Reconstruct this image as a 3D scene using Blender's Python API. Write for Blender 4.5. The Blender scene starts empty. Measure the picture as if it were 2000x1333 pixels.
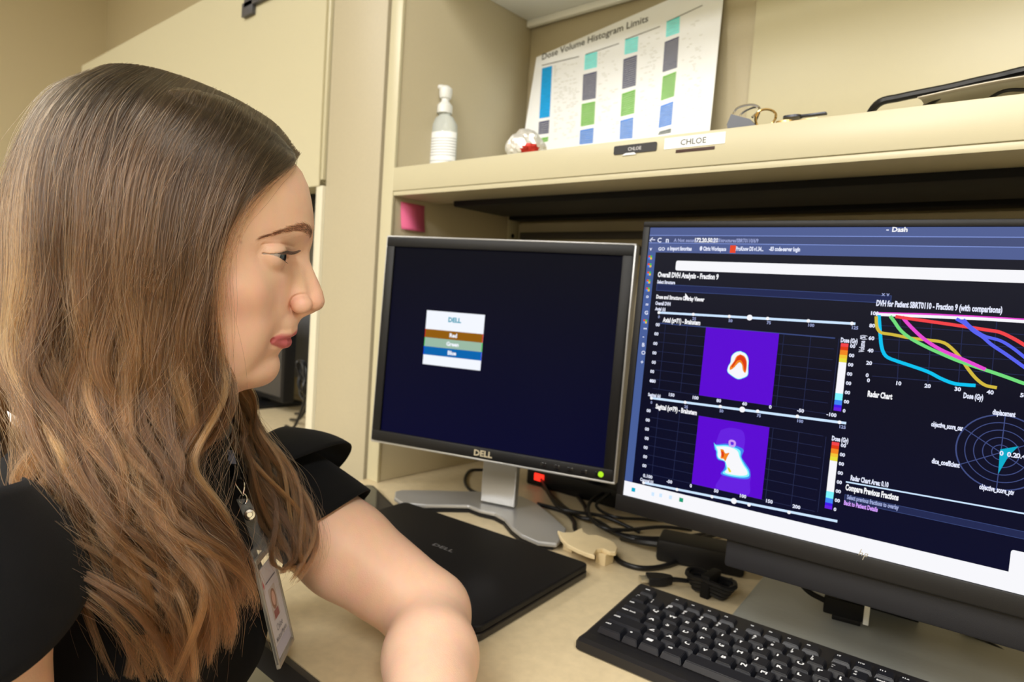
import bpy, bmesh, math, random
import numpy as np
from mathutils import Vector, Matrix

# ------------------------------------------------------------------ camera
sc = bpy.context.scene
COL = sc.collection
YAW, PIT, ROL, FPX, HH = .7183, -.0707, .068, 1292., .366
DESK = .74
CZ = DESK + HH
_F = np.array([-math.sin(YAW)*math.cos(PIT), math.cos(YAW)*math.cos(PIT), math.sin(PIT)])
_R = np.cross(_F, [0, 0, 1]); _R /= np.linalg.norm(_R)
_U = np.cross(_R, _F)
CR = math.cos(ROL)*_R + math.sin(ROL)*_U
CU = -math.sin(ROL)*_R + math.cos(ROL)*_U
CAM = np.array([0, 0, CZ])

def ray(px, py): return CR*(px-1000)/FPX - CU*(py-666.5)/FPX + _F
def onz(px, py, z): r = ray(px, py); return CAM + r*(z-CZ)/r[2]
def ony(px, py, y): r = ray(px, py); return CAM + r*y/r[1]
def onx(px, py, x): r = ray(px, py); return CAM + r*x/r[0]
def ond(px, py, d): return CAM + ray(px, py)*d

cd = bpy.data.cameras.new('camera')
cam = bpy.data.objects.new('camera', cd); COL.objects.link(cam)
cd.sensor_width = 36; cd.lens = 36*FPX/2000
cd.clip_start = .02; cd.clip_end = 50
cam.matrix_world = Matrix(((CR[0], CU[0], -_F[0], 0), (CR[1], CU[1], -_F[1], 0), (CR[2], CU[2], -_F[2], CZ), (0, 0, 0, 1)))
cd.dof.use_dof = True; cd.dof.focus_distance = .47; cd.dof.aperture_fstop = 9.5
sc.camera = cam

# ------------------------------------------------------------------ world, light, exposure
w = bpy.data.worlds.new('world'); sc.world = w; w.use_nodes = True
w.node_tree.nodes['Background'].inputs[0].default_value = (1, .96, .9, 1)
w.node_tree.nodes['Background'].inputs[1].default_value = .12
sc.view_settings.view_transform = 'Standard'
sc.view_settings.look = 'None'
sc.view_settings.gamma = 1
sc.view_settings.use_curve_mapping = False
sc.view_settings.exposure = 0.10
sc.cycles.use_denoising = True
sc.cycles.max_bounces = 8
sc.cycles.transparent_max_bounces = 12
sc.cycles.caustics_reflective = False
sc.cycles.caustics_refractive = False
sc.cycles.sample_clamp_indirect = 4
CEIL = 2.62
HSCALE = 1.0
LIGHTS = [(-.45, -.95, 22), (1.2, -.95, 42), (-2.2, -.95, 19), (.5, -2.6, 62), (-1.2, -2.6, 82)]
for (lx, ly, pw) in LIGHTS:
    ld = bpy.data.lights.new('ceiling_lamp', 'AREA'); ld.shape = 'RECTANGLE'; ld.size = .56; ld.size_y = 1.16
    ld.energy = pw; ld.color = (1, .98, .95)
    lo = bpy.data.objects.new('ceiling_lamp', ld); COL.objects.link(lo); lo.location = (lx, ly, CEIL-.035)

# ------------------------------------------------------------------ materials
def mat(name, col, rough=.5, metal=0, bump=0, bscale=200, var=0, vscale=20, spec=.5, emit=None, estr=0, sss=0, trans=0, coat=0, aniso=0, sheen=0, stretch=None, ior=None):
    m = bpy.data.materials.new(name); m.use_nodes = True
    nt = m.node_tree; b = nt.nodes['Principled BSDF']; L = nt.links
    b.inputs['Base Color'].default_value = (*col, 1)
    b.inputs['Roughness'].default_value = rough
    b.inputs['Metallic'].default_value = metal
    b.inputs['Specular IOR Level'].default_value = spec
    if coat: b.inputs['Coat Weight'].default_value = coat
    if sheen: b.inputs['Sheen Weight'].default_value = sheen
    if trans: b.inputs['Transmission Weight'].default_value = trans
    if ior: b.inputs['IOR'].default_value = ior
    if emit: b.inputs['Emission Color'].default_value = (*emit, 1); b.inputs['Emission Strength'].default_value = estr
    tc = nt.nodes.new('ShaderNodeTexCoord'); mp = nt.nodes.new('ShaderNodeMapping')
    L.new(tc.outputs['Object'], mp.inputs[0])
    if stretch: mp.inputs['Scale'].default_value = stretch
    if var:
        n = nt.nodes.new('ShaderNodeTexNoise'); n.inputs['Scale'].default_value = vscale; n.inputs['Detail'].default_value = 5
        L.new(mp.outputs[0], n.inputs[0])
        r = nt.nodes.new('ShaderNodeValToRGB')
        r.color_ramp.elements[0].position = .3; r.color_ramp.elements[1].position = .7
        r.color_ramp.elements[0].color = (*[c*(1-var) for c in col], 1); r.color_ramp.elements[1].color = (*[min(1, c*(1+var)) for c in col], 1)
        L.new(n.outputs[0], r.inputs[0]); L.new(r.outputs[0], b.inputs['Base Color'])
    if bump:
        n2 = nt.nodes.new('ShaderNodeTexNoise'); n2.inputs['Scale'].default_value = bscale; n2.inputs['Detail'].default_value = 3
        L.new(mp.outputs[0], n2.inputs[0])
        bp = nt.nodes.new('ShaderNodeBump'); bp.inputs['Strength'].default_value = bump; bp.inputs['Distance'].default_value = .001
        L.new(n2.outputs[0], bp.inputs['Height']); L.new(bp.outputs[0], b.inputs['Normal'])
    return m

def emis(name, col, s=1.0, rough=.5):
    m = mat(name, (.0012, .0012, .0015), rough, spec=.03, emit=col, estr=s)
    return m

def lin(r, g, b):
    f = lambda c: ((c/255+.055)/1.055)**2.4 if c > 10 else c/255/12.92
    return (f(r), f(g), f(b))

BEIGE = mat('beige_laminate', (.515, .455, .315), .42, bump=.12, bscale=900, var=.02, vscale=300)
BEIGE2 = mat('beige_steel', (.565, .52, .355), .32, bump=.08, bscale=1500)
BEIGEFAB = mat('beige_panel', (.56, .49, .335), .75, bump=.3, bscale=1200, var=.04, vscale=500)
WHITEP = mat('white_panel', (.90, .91, .88), .4)
WALLM = mat('wall_paint', (.60, .52, .34), .85, bump=.15, bscale=400)
FLOORM = mat('carpet', (.16, .15, .14), .95, bump=.5, bscale=500, var=.3, vscale=300)
CEILM = mat('ceiling_tile', (.80, .78, .72), .9, bump=.4, bscale=300, var=.03, vscale=200)
DESKM = mat('desk_laminate', (.66, .545, .345), .38, var=.06, vscale=90, bump=.02, bscale=500)
DESKEDGE = mat('desk_edge_band', (.035, .03, .028), .5, var=.2)
BLACKP = mat('black_plastic', (.006, .006, .007), .45, spec=.28, bump=.15, bscale=1800)
BLACKG = mat('black_gloss', (.008, .008, .009), .18)
BLACKM = mat('black_matte', (.003, .003, .0035), .6, spec=.2, bump=.2, bscale=900)
SILVER = mat('silver_plastic', (.46, .46, .46), .34, metal=.55, bump=.05, bscale=2500)
STEELB = mat('brushed_steel', (.36, .37, .34), .42, metal=.35, bump=.35, bscale=60, stretch=(1, 60, 1), var=.06, vscale=30)
CHROME = mat('chrome', (.75, .75, .76), .12, metal=1, var=.02)
RUBBER = mat('cable_rubber', (.007, .007, .008), .36, spec=.35, bump=.05, bscale=800)
PINK = mat('pink_paper', (.78, .14, .30), .7, bump=.1, bscale=200)
PAPER = mat('white_paper', (.91, .94, .985), .45, var=.01, vscale=50)
WHITEPL = mat('white_plastic', (.80, .82, .82), .35, var=.01)
WOOD = mat('pale_wood', (.74, .60, .36), .5, var=.05, vscale=30, bump=.05)

# ------------------------------------------------------------------ mesh helpers
class MB:
    def __init__(s): s.v = []; s.f = []; s.mi = []; s.sm = []
    def add(s, vs, fs, mi=0, smooth=False):
        o = len(s.v); s.v += [tuple(map(float, p)) for p in vs]
        for f in fs: s.f.append(tuple(i+o for i in f)); s.mi.append(mi); s.sm.append(smooth)
    def box(s, x0, y0, z0, x1, y1, z1, mi=0):
        vs = [(x, y, z) for x in (x0, x1) for y in (y0, y1) for z in (z0, z1)]
        s.add(vs, [(0, 1, 3, 2), (4, 6, 7, 5), (0, 4, 5, 1), (2, 3, 7, 6), (0, 2, 6, 4), (1, 5, 7, 3)], mi)
    def rbox(s, x0, y0, z0, x1, y1, z1, r=.002, seg=2, mi=0):
        bm = bmesh.new()
        bmesh.ops.create_cube(bm, size=1)
        for v in bm.verts: v.co = Vector(((x0+x1)/2+v.co.x*(x1-x0), (y0+y1)/2+v.co.y*(y1-y0), (z0+z1)/2+v.co.z*(z1-z0)))
        bmesh.ops.bevel(bm, geom=bm.edges[:], offset=r, segments=seg, affect='EDGES', profile=.5)
        bm.verts.ensure_lookup_table()
        s.add([v.co[:] for v in bm.verts], [tuple(v.index for v in f.verts) for f in bm.faces], mi, True); bm.free()
    def prism(s, poly, z0, z1, mi=0, axes=(0, 1, 2), smooth=False):
        n = len(poly); vs = []
        for z in (z0, z1):
            for p in poly:
                q = [0, 0, 0]; q[axes[0]] = p[0]; q[axes[1]] = p[1]; q[axes[2]] = z; vs.append(q)
        fs = [tuple(range(n-1, -1, -1)), tuple(range(n, 2*n))] + [(i, (i+1) % n, (i+1) % n+n, i+n) for i in range(n)]
        s.add(vs, fs, mi, smooth)
    def lathe(s, prof, c=(0, 0, 0), n=24, mi=0, sx=1, sy=1):
        vs = []; fs = []
        for r, z in prof:
            for k in range(n):
                a = 2*math.pi*k/n; vs.append((c[0]+r*sx*math.cos(a), c[1]+r*sy*math.sin(a), c[2]+z))
        m = len(prof)
        for i in range(m-1):
            for k in range(n): fs.append((i*n+k, i*n+(k+1) % n, (i+1)*n+(k+1) % n, (i+1)*n+k))
        fs.append(tuple(range(n-1, -1, -1))); fs.append(tuple((m-1)*n+k for k in range(n)))
        s.add(vs, fs, mi, True)
    def tube(s, pts, r, n=8, mi=0, sub=6):
        P = spline(np.array(pts, float), sub); R = np.interp(np.linspace(0, 1, len(P)), np.linspace(0, 1, len(np.atleast_1d(r))), np.atleast_1d(r)) if np.ndim(r) else np.full(len(P), r)
        T = np.gradient(P, axis=0); T /= np.linalg.norm(T, axis=1)[:, None]+1e-12
        up = np.array([0, 0, 1.]) if abs(T[0][2]) < .9 else np.array([1., 0, 0])
        vs = []; fs = []
        A = np.cross(T[0], up); A /= np.linalg.norm(A)
        for i in range(len(P)):
            A = A-T[i]*(A@T[i]); A /= np.linalg.norm(A); B = np.cross(T[i], A)
            for k in range(n):
                a = 2*math.pi*k/n; vs.append(P[i]+R[i]*(math.cos(a)*A+math.sin(a)*B))
        for i in range(len(P)-1):
            for k in range(n): fs.append((i*n+k, i*n+(k+1) % n, (i+1)*n+(k+1) % n, (i+1)*n+k))
        fs.append(tuple(range(n-1, -1, -1))); fs.append(tuple((len(P)-1)*n+k for k in range(n)))
        s.add(vs, fs, mi, True)
    def build(s, name, mats, parent=None, M=None):
        me = bpy.data.meshes.new(name); me.from_pydata(s.v, [], s.f)
        for m in (mats if isinstance(mats, (list, tuple)) else [mats]): me.materials.append(m)
        me.polygons.foreach_set('material_index', s.mi); me.polygons.foreach_set('use_smooth', s.sm)
        bm = bmesh.new(); bm.from_mesh(me); bmesh.ops.recalc_face_normals(bm, faces=bm.faces); bm.to_mesh(me); bm.free()
        me.set_sharp_from_angle(angle=math.radians(40)) if any(s.sm) else None
        me.update()
        o = bpy.data.objects.new(name, me); COL.objects.link(o)
        if M is not None: o.matrix_world = M
        if parent is not None: o.parent = parent
        return o

def spline(P, sub=6):
    P = np.asarray(P, float)
    if len(P) < 3: return np.array([P[0]+(P[1]-P[0])*t for t in np.linspace(0, 1, 3)])
    Q = np.vstack([2*P[0]-P[1], P, 2*P[-1]-P[-2]]); out = []
    for i in range(1, len(Q)-2):
        for t in np.arange(sub)/sub:
            out.append(.5*((2*Q[i])+(-Q[i-1]+Q[i+1])*t+(2*Q[i-1]-5*Q[i]+4*Q[i+1]-Q[i+2])*t*t+(-Q[i-1]+3*Q[i]-3*Q[i+1]+Q[i+2])*t**3))
    out.append(P[-1]); return np.array(out)

def rrect(w, h, r, n=5, cx=0, cy=0):
    out = []
    for (sx, sy, a0) in ((1, 1, 0), (-1, 1, 90), (-1, -1, 180), (1, -1, 270)):
        for k in range(n+1):
            a = math.radians(a0+90*k/n); out.append((cx+sx*(w/2-r)+r*math.cos(a), cy+sy*(h/2-r)+r*math.sin(a)))
    return out

def tag(o, label=None, cat=None, group=None, kind=None):
    if label: o['label'] = label
    if cat: o['category'] = cat
    if group: o['group'] = group
    if kind: o['kind'] = kind
    return o
def thing(name, label, cat, M=None, group=None):
    o = bpy.data.objects.new(name, None); COL.objects.link(o); o.empty_display_size = .05
    if M is not None: o.matrix_world = M
    return tag(o, label, cat, group)
def frame(o, a, b, c):
    return Matrix(((a[0], b[0], c[0], o[0]), (a[1], b[1], c[1], o[1]), (a[2], b[2], c[2], o[2]), (0, 0, 0, 1)))
def zrot(o, a): c, s = math.cos(a), math.sin(a); return frame(o, (c, s, 0), (-s, c, 0), (0, 0, 1))
def struct(name, mb, m): o = mb.build(name, m); o['kind'] = 'structure'; return o
_tc = {}
def text_mesh(body, size, align='LEFT', bold=0):
    k = (body, align, bold)
    if k not in _tc:
        cu = bpy.data.curves.new('t', 'FONT'); cu.body = body; cu.size = 1; cu.align_x = align; cu.offset = bold; cu.resolution_u = 2
        ob = bpy.data.objects.new('t', cu); COL.objects.link(ob)
        dg = bpy.context.evaluated_depsgraph_get(); me = bpy.data.meshes.new_from_object(ob.evaluated_get(dg))
        _tc[k] = ([v.co[:] for v in me.vertices], [tuple(p.vertices) for p in me.polygons])
        bpy.data.objects.remove(ob); bpy.data.curves.remove(cu); bpy.data.meshes.remove(me)
    return _tc[k]
def add_text(mb, body, size, fn, mi=0, align='LEFT', bold=0, sx=1):
    """fn maps (u, v) in metres on the surface to a 3-D point"""
    v, f = text_mesh(body, size, align, bold)
    mb.add([fn(p[0]*size*sx, p[1]*size) for p in v], f, mi)

# ------------------------------------------------------------------ room
RX0, RX1, RY0, RY1 = -3.75, 2.4, -3.4, 1.13
m = MB(); m.box(RX0-.1, RY0-.1, -.1, RX1+.1, RY1+.1, 0); struct('floor', m, FLOORM)
m = MB(); m.box(RX0-.1, RY0-.1, CEIL, RX1+.1, RY1+.1, CEIL+.1)
struct('ceiling', m, CEILM)
m = MB(); m.box(RX0, RY1, 0, RX1, RY1+.1, CEIL); struct('wall_back', m, WALLM)
m = MB(); m.box(RX0-.1, RY0, 0, RX0, RY1, CEIL); struct('wall_left', m, WALLM)
m = MB(); m.box(RX1, RY0, 0, RX1+.1, RY1, CEIL); struct('wall_right', m, WALLM)
m = MB(); m.box(RX0, RY0-.1, 0, RX1, RY0, CEIL); struct('wall_front', m, WALLM)
m = MB(); m.box(RX0, RY1-.012, 0, RX1, RY1, .1); struct('baseboard_back', m, DESKEDGE)
for i, (lx, ly, pw) in enumerate(LIGHTS):
    t = thing('ceiling_light', ['recessed ceiling light above the seated person', 'recessed ceiling light to the right of the desk', 'recessed ceiling light over the neighbouring desk', 'recessed ceiling light far behind the camera to the right', 'recessed ceiling light far behind the camera to the left'][i], 'light', Matrix.Translation((lx, ly, CEIL)))
    m = MB(); W, H = .3, .6
    for (a, b, c, d) in ((-W, -H, W, -H+.02), (-W, H-.02, W, H), (-W, -H+.02, -W+.02, H-.02), (W-.02, -H+.02, W, H-.02)): m.box(a, b, -.025, c, d, 0)
    m.build('frame', WHITEPL, t)
    m = MB(); m.box(-W+.02, -H+.02, -.012, W-.02, H-.02, -.004); m.build('diffuser', emis('lamp_diffuser', (1, .95, .86), 3.0), t)

# ------------------------------------------------------------------ desk worktops
XP, YF, YB = -.971, .761, 1.105   # hutch side panel inner face, hutch front, hutch back
def slab(name, x0, x1, label):
    t = thing(name, label, 'desk', Matrix.Translation((x0, .334, 0)))
    w = x1-x0; d = 1.125-.334
    m = MB(); m.rbox(0, .004, DESK-.03, w, d, DESK, .0015); m.build('worktop', DESKM, t)
    m = MB(); m.rbox(.0, -.003, DESK-.03, w, .0045, DESK-.0012, .001); m.build('edge_band', DESKEDGE, t)
    for xx in (.02, w-.05):
        m = MB(); m.rbox(xx, .05, 0, xx+.03, d-.02, DESK-.03, .002); m.build('leg', BEIGE2, t)
    return t
slab('desk', -1.0, 1.3, 'beige laminate desk with dark edge under the two monitors')
slab('desk', -3.0, -1.228, 'beige desk of the next workstation behind the tall panel')

# tall partition panel between the two workstations
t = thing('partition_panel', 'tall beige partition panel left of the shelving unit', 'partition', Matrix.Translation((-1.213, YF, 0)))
m = MB(); m.rbox(.012, .004, 0, .188, .36, 2.1, .002); m.build('panel', mat('partition_beige', (.46, .405, .28), .45, bump=.1, bscale=900, var=.02, vscale=200), t)  # beige laminate darkened in colour to offset strong frontal light on this panel
m = MB(); m.rbox(-.012, -.003, 0, .012, .36, 1.3, .002); m.build('post', mat('cream_post', (.66, .62, .48), .4), t)

# next workstation's overhead cabinet
t = thing('overhead_cabinet', 'long closed overhead cabinet behind the person with beige door', 'cabinet', Matrix.Translation((-2.75, YF, 1.30)))
m = MB(); m.rbox(0, .024, .0, 1.525, .36, .475, .002); m.build('body', BEIGE2, t)
m = MB()
prof = [(0.022, .012), (.010, .006), (.0, .016), (-.006, .034), (-.006, .47), (0, .478), (.022, .482)]
pl = spline(np.array(prof), 4)
vs = [(x, a, b) for x in (0, 1.538) for a, b in pl]; n = len(pl)
m.add(vs, [(i, i+1, i+1+n, i+n) for i in range(n-1)]+[tuple(range(n)), tuple(range(2*n-1, n-1, -1))], 0, True)
m.rbox(1.538, -.002, .012, 1.546, .022, .48, .0015)
m.build('door', BEIGE2, t)
q = [ony(*p, YF-.012) for p in ((475, 0), (478, 36), (493, 34), (497, 10), (512, 0))]
m = MB()
P0 = ony(476, 36, YF-.010); P1 = ony(497, 10, YF-.010); P2 = ony(530, -20, YF-.010)
ox = -2.75; oz = 1.30
m.rbox(P0[0]-ox, -.016, P0[2]-oz, P1[0]-ox, -.0062, P1[2]-oz+.012, .001)
m.rbox(P0[0]-ox+.01, -.016, P1[2]-oz+.0, P2[0]-ox+.06, -.0062, P1[2]-oz+.022, .001)
m.build('label_holder', mat('grey_holder', (.07, .07, .08), .4), t)

# next workstation equipment seen through the gap
t = thing('under_shelf_rail', 'dark rail fixed under the neighbouring overhead cabinet', 'rail', Matrix.Translation((-2.2, .82, 1.262)))
m = MB(); m.rbox(0, 0, 0, .96, .25, .036, .003); m.build('housing', BLACKP, t)
m = MB(); m.rbox(.05, .02, -.006, .9, .2, 0, .002); m.build('lens', mat('lamp_lens', (.2, .2, .2), .3), t)
mxr = ony(553, 760, .93)[0]
t = thing('monitor', 'dark monitor at the next workstation, seen behind the chin', 'monitor', Matrix.Translation((mxr-.42, .93, DESK)))
m = MB(); m.rbox(0, 0, .03, .42, .035, .34, .004); m.build('bezel', BLACKP, t)
m = MB(); m.box(.012, -.001, .045, .408, .001, .328); m.build('screen', mat('dead_screen', (.03, .03, .035), .2), t)
m = MB(); m.rbox(.17, .03, .0, .25, .06, .2, .004); m.build('neck', BLACKP, t)
m = MB(); m.rbox(.09, -.07, 0, .33, .12, .012, .004); m.build('stand_base', BLACKP, t)
m = MB(); m.rbox(-2.3, 1.112, .80, -1.235, 1.13, 1.255, .003); o = m.build('tack_board', mat('grey_fabric_board', (.30, .31, .33), .8, bump=.4, bscale=900)); tag(o, 'grey tack board on the wall behind the neighbouring desk', 'board')
rng = random.Random(4)
for i, lab in enumerate(['coiled black cable nearest the partition post', 'black cable looping behind the chin over the far desk', 'thin black cable hanging lowest beyond the far shoulder']):
    m = MB(); c = ony(590+7*i, 735+20*i, .84+.05*i)
    P = []
    for k in range(12):
        a = k*1.05+i; P.append((c[0]+(.022-.003*i)*math.cos(a)+rng.uniform(-.006, .006), c[1]+rng.uniform(-.008, .008), max(c[2]+(.035+.008*i)*math.sin(a*.9), DESK+.008)))
    P = P+[(c[0]-.02, c[1], DESK+.02), (c[0]-.08, c[1]+.01, DESK+.006)]
    m.tube(P, .0035, 6); tag(m.build('cable', RUBBER), lab, 'cable', 'cables of the next workstation')

# ------------------------------------------------------------------ shelving unit over the desk
U = thing('shelving_unit', 'beige open shelving unit standing on the back of the desk', 'shelf', Matrix.Translation((XP, YF, DESK)))
def u(x, y, z): return (x-XP, y-YF, z-DESK)
def ubox(m, x0, y0, z0, x1, y1, z1, r=.0015, mi=0): a = u(x0, y0, z0); b = u(x1, y1, z1); m.rbox(*a, *b, r, 2, mi)
XR = 1.15
m = MB(); ubox(m, XP-.026, YF, DESK, XP, YB+.01, 1.72); m.build('side_panel', BEIGE, U)
m = MB(); ubox(m, XP-.030, YF-.006, DESK, XP+.002, YF, 1.74, .001); m.build('front_edge', BEIGE2, U)
m = MB(); ubox(m, XR, YF, DESK, XR+.026, YB+.01, 1.72); m.build('side_panel', BEIGE, U)
m = MB(); ubox(m, XP, YF+.012, 1.302, XR, YB, 1.312, .001); o = m.build('shelf_board', BEIGE2, U)
m = MB()   # lip
ubox(m, XP+.0005, YF-.006, 1.276, XR, YF+.006, 1.318, .0015); ubox(m, XP+.002, YF-.004, 1.268, XR, YF+.10, 1.276, .001)
m.build('shelf_lip', BEIGE2, U)
m = MB(); ubox(m, -.431+.02, YF-.0066, 1.2945, -.36, YF-.0052, 1.2985, .0003)
m.build('label_slot', mat('slot_brown', (.05, .02, .015), .6), U)
m = MB(); ubox(m, XP, YB, 1.312, XR, YB+.012, 1.70); m.build('back_panel', BEIGE, U)
m = MB(); ubox(m, -.472, YB-.010, 1.313, XR-.02, YB, 1.66, .003); m.build('highlight_panel', BEIGE2, U)  # added lighter panel, its tone stands in for a highlight on the back panel
m = MB(); ubox(m, XP, YF+.02, 1.690, XR, YB+.012, 1.72); m.build('top_panel', WHITEP, U)
m = MB(); ubox(m, XP+.001, YB-.018, 1.676, XR, YB-.006, 1.690); m.build('top_rail', WHITEP, U)
# under the shelf
m = MB(); ubox(m, XP+.02, YB-.055, 1.262, XR-.05, YB-.02, 1.290, .002); ubox(m, -.90, .84, 1.258, XR-.05, .98, 1.291, .003); m.build('lamp_housing', BLACKM, U)
m = MB(); ubox(m, XP, YB, DESK, XR, YB+.012, 1.262); m.build('lower_back_panel', BEIGEFAB, U)
m = MB(); ubox(m, XP+.02, YB-.016, 1.226, XR, YB, 1.240, .001); ubox(m, XP+.02, YB-.008, 1.196, XR, YB, 1.212, .001); m.build('tool_rail', mat('dark_rail', (.05, .045, .04), .5), U)
m = MB(); ubox(m, XP, YB-.034, DESK, XP+.003, YB-.002, 1.29, .0005); m.build('mounting_strip', BEIGE2, U)
for z in (1.275, 1.232, 1.19):  # black discs laid on the strip, standing in for the shade inside its holes
    m = MB(); c = u(XP+.0036, YB-.02, z); m.lathe([(.0, -.0005), (.005, 0), (.005, .0008), (0, .001)], (0, 0, 0), 12)
    for i, p in enumerate(m.v): m.v[i] = (c[0]+p[2], c[1]+p[0], c[2]+p[1])
    m.build('hole_disc', BLACKP, U)

# ------------------------------------------------------------------ things on the shelf
SH = 1.3125
# chart sheet, leaning back against the panel
bl = ony(1028, 262, 1.06); tl = ony(1048, 112, 1.085); br = ony(1390, 252, 1.06)
sw = .405; shh = .30
Y0, Y1 = 1.045, 1.088; XL = -.925
lean = math.asin((Y1-Y0)/shh)
MS = frame((XL, Y0, SH+.0005), (1, 0, 0), (0, math.cos(lean), -math.sin(lean)), (0, math.sin(lean), math.cos(lean)))
MSi = np.array(MS.inverted())
def sheet_uv(px, py):
    # ray against the leaning sheet plane
    o = np.array(MS)[:3, 3]; nrm = np.array(MS)[:3, 1]; r = ray(px, py); k = ((o-CAM)@nrm)/(r@nrm); P = CAM+r*k
    q = MSi@np.array([*P, 1]); return q[0], q[2]
t = thing('chart_sheet', 'large white dose limits chart leaning upright on the shelf', 'chart', MS)
tlx, tlz = sheet_uv(1048, 112); trx, trz = sheet_uv(1410, 0); brx, brz = sheet_uv(1390, 252); blx, blz = sheet_uv(1028, 258)
T2x, T2z = sheet_uv(1190, 50)
slope = (T2z-tlz)/(T2x-tlx)
W1 = trx-tlx
m = MB(); TR = (tlz+slope*W1)
m.prism([(blx-.004, 0), (brx+.002, 0), (trx, TR), (tlx, tlz)], -.0004, .0004, axes=(0, 2, 1)); m.build('sheet', PAPER, t)
SY = -.0007
ink = [lin(0, 160, 235), lin(120, 242, 250), lin(72, 76, 112), lin(105, 180, 60), lin(60, 130, 225), lin(80, 92, 95), lin(60, 62, 66), lin(214, 216, 214)]
inkm = [mat('chart_ink', c, .5, var=.12, vscale=60, stretch=(1, 1, 6)) for c in ink]
m = MB()
def quad(pts, mi):
    vs = [(a, SY, b) for a, b in [sheet_uv(*p) for p in pts]]; m.add(vs, [(0, 1, 2, 3)], mi)
Z = lambda x, y: (980+x/4, y/4)
for pts, mi in [(((316, 535), (395, 515), (376, 915), (294, 928)), 0), (((292, 955), (374, 938), (368, 1042), (288, 1052)), 2), (((290, 1085), (366, 1070), (362, 1104), (288, 1122)), 3),
    (((652, 430), (748, 405), (744, 525), (646, 548)), 1), (((638, 585), (745, 558), (735, 768), (630, 788)), 2), (((626, 815), (732, 793), (724, 970), (618, 990)), 3), (((614, 1020), (720, 1000), (714, 1118), (608, 1130)), 4),
    (((966, 312), (1068, 285), (1062, 402), (960, 428)), 1), (((952, 465), (1058, 430), (1048, 668), (942, 698)), 2), (((940, 735), (1046, 700), (1036, 885), (930, 912)), 3), (((928, 945), (1030, 918), (1022, 1080), (922, 1090)), 4),
    (((1290, 168), (1393, 130), (1388, 256), (1284, 292)), 1), (((1275, 330), (1386, 285), (1370, 528), (1258, 566)), 2), (((1260, 600), (1365, 560), (1348, 752), (1244, 788)), 3), (((1242, 830), (1342, 793), (1328, 974), (1226, 1002)), 4), (((1234, 1030), (1325, 1005), (1322, 1038), (1222, 1056)), 5)]:
    quad([Z(*p) for p in pts], mi)
    (a, b), (c_, d_), (e_, f_), (g_, h_) = pts
    if mi != 0:                      # ruled rows inside a block
        nrow = max(2, int(abs(f_-d_)/16))
        for k in range(1, nrow):
            k0 = k/nrow
            p = [(a+(g_-a)*k0+6, b+(h_-b)*k0), (c_+(e_-c_)*k0, d_+(f_-d_)*k0), (c_+(e_-c_)*k0, d_+(f_-d_)*k0+3.2), (a+(g_-a)*k0+6, b+(h_-b)*k0+3.2)]
            vs = [(x_, SY-.0001, z_) for x_, z_ in [sheet_uv(*Z(*q)) for q in p]]; m.add(vs, [(0, 1, 2, 3)], 7)
for p, q in (((315, 510), (605, 440)), ((655, 425), (918, 338)), ((965, 308), (1238, 205)), ((1290, 170), (1570, 40))):
    quad([Z(*p), Z(*q), Z(q[0], q[1]+6), Z(p[0], p[1]+6)], 6)
for col0, col1, y0, y1, sl in ((400, 590, 520, 1110, -.22), (750, 905, 420, 1090, -.26), (1075, 1225, 300, 1060, -.30), (1400, 1560, 190, 1030, -.33)):   # pale rows of small type
    r_ = random.Random(int(col0)); y = y0
    while y < y1:
        x = col0+8
        while x < col1-10:
            wd = r_.uniform(10, 34)
            if r_.random() < (.5 if col0 == 400 else .22):
                quad([Z(x, y+(x-col0)*sl), Z(x+wd, y+(x+wd-col0)*sl), Z(x+wd, y+5+(x+wd-col0)*sl), Z(x, y+5+(x-col0)*sl)], 7)
            x += wd+10
        y += 15
ta = sheet_uv(1058, 118); tb = sheet_uv(1266, 42); ang = math.atan2(tb[1]-ta[1], tb[0]-ta[0]); L_ = math.hypot(tb[0]-ta[0], tb[1]-ta[1])
v_, f_ = text_mesh('Dose Volume Histogram Limits', 1, 'LEFT', .012)
wid = max(p[0] for p in v_); sz = L_/wid
for (p0, p1, mi_) in ((0, 1, 6),):
    m.add([(ta[0]+p[0]*sz*math.cos(ang)-p[1]*sz*math.sin(ang), SY, ta[1]+p[0]*sz*math.sin(ang)+p[1]*sz*math.cos(ang)) for p in v_], f_, 6)
m.build('print', inkm, t)

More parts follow.
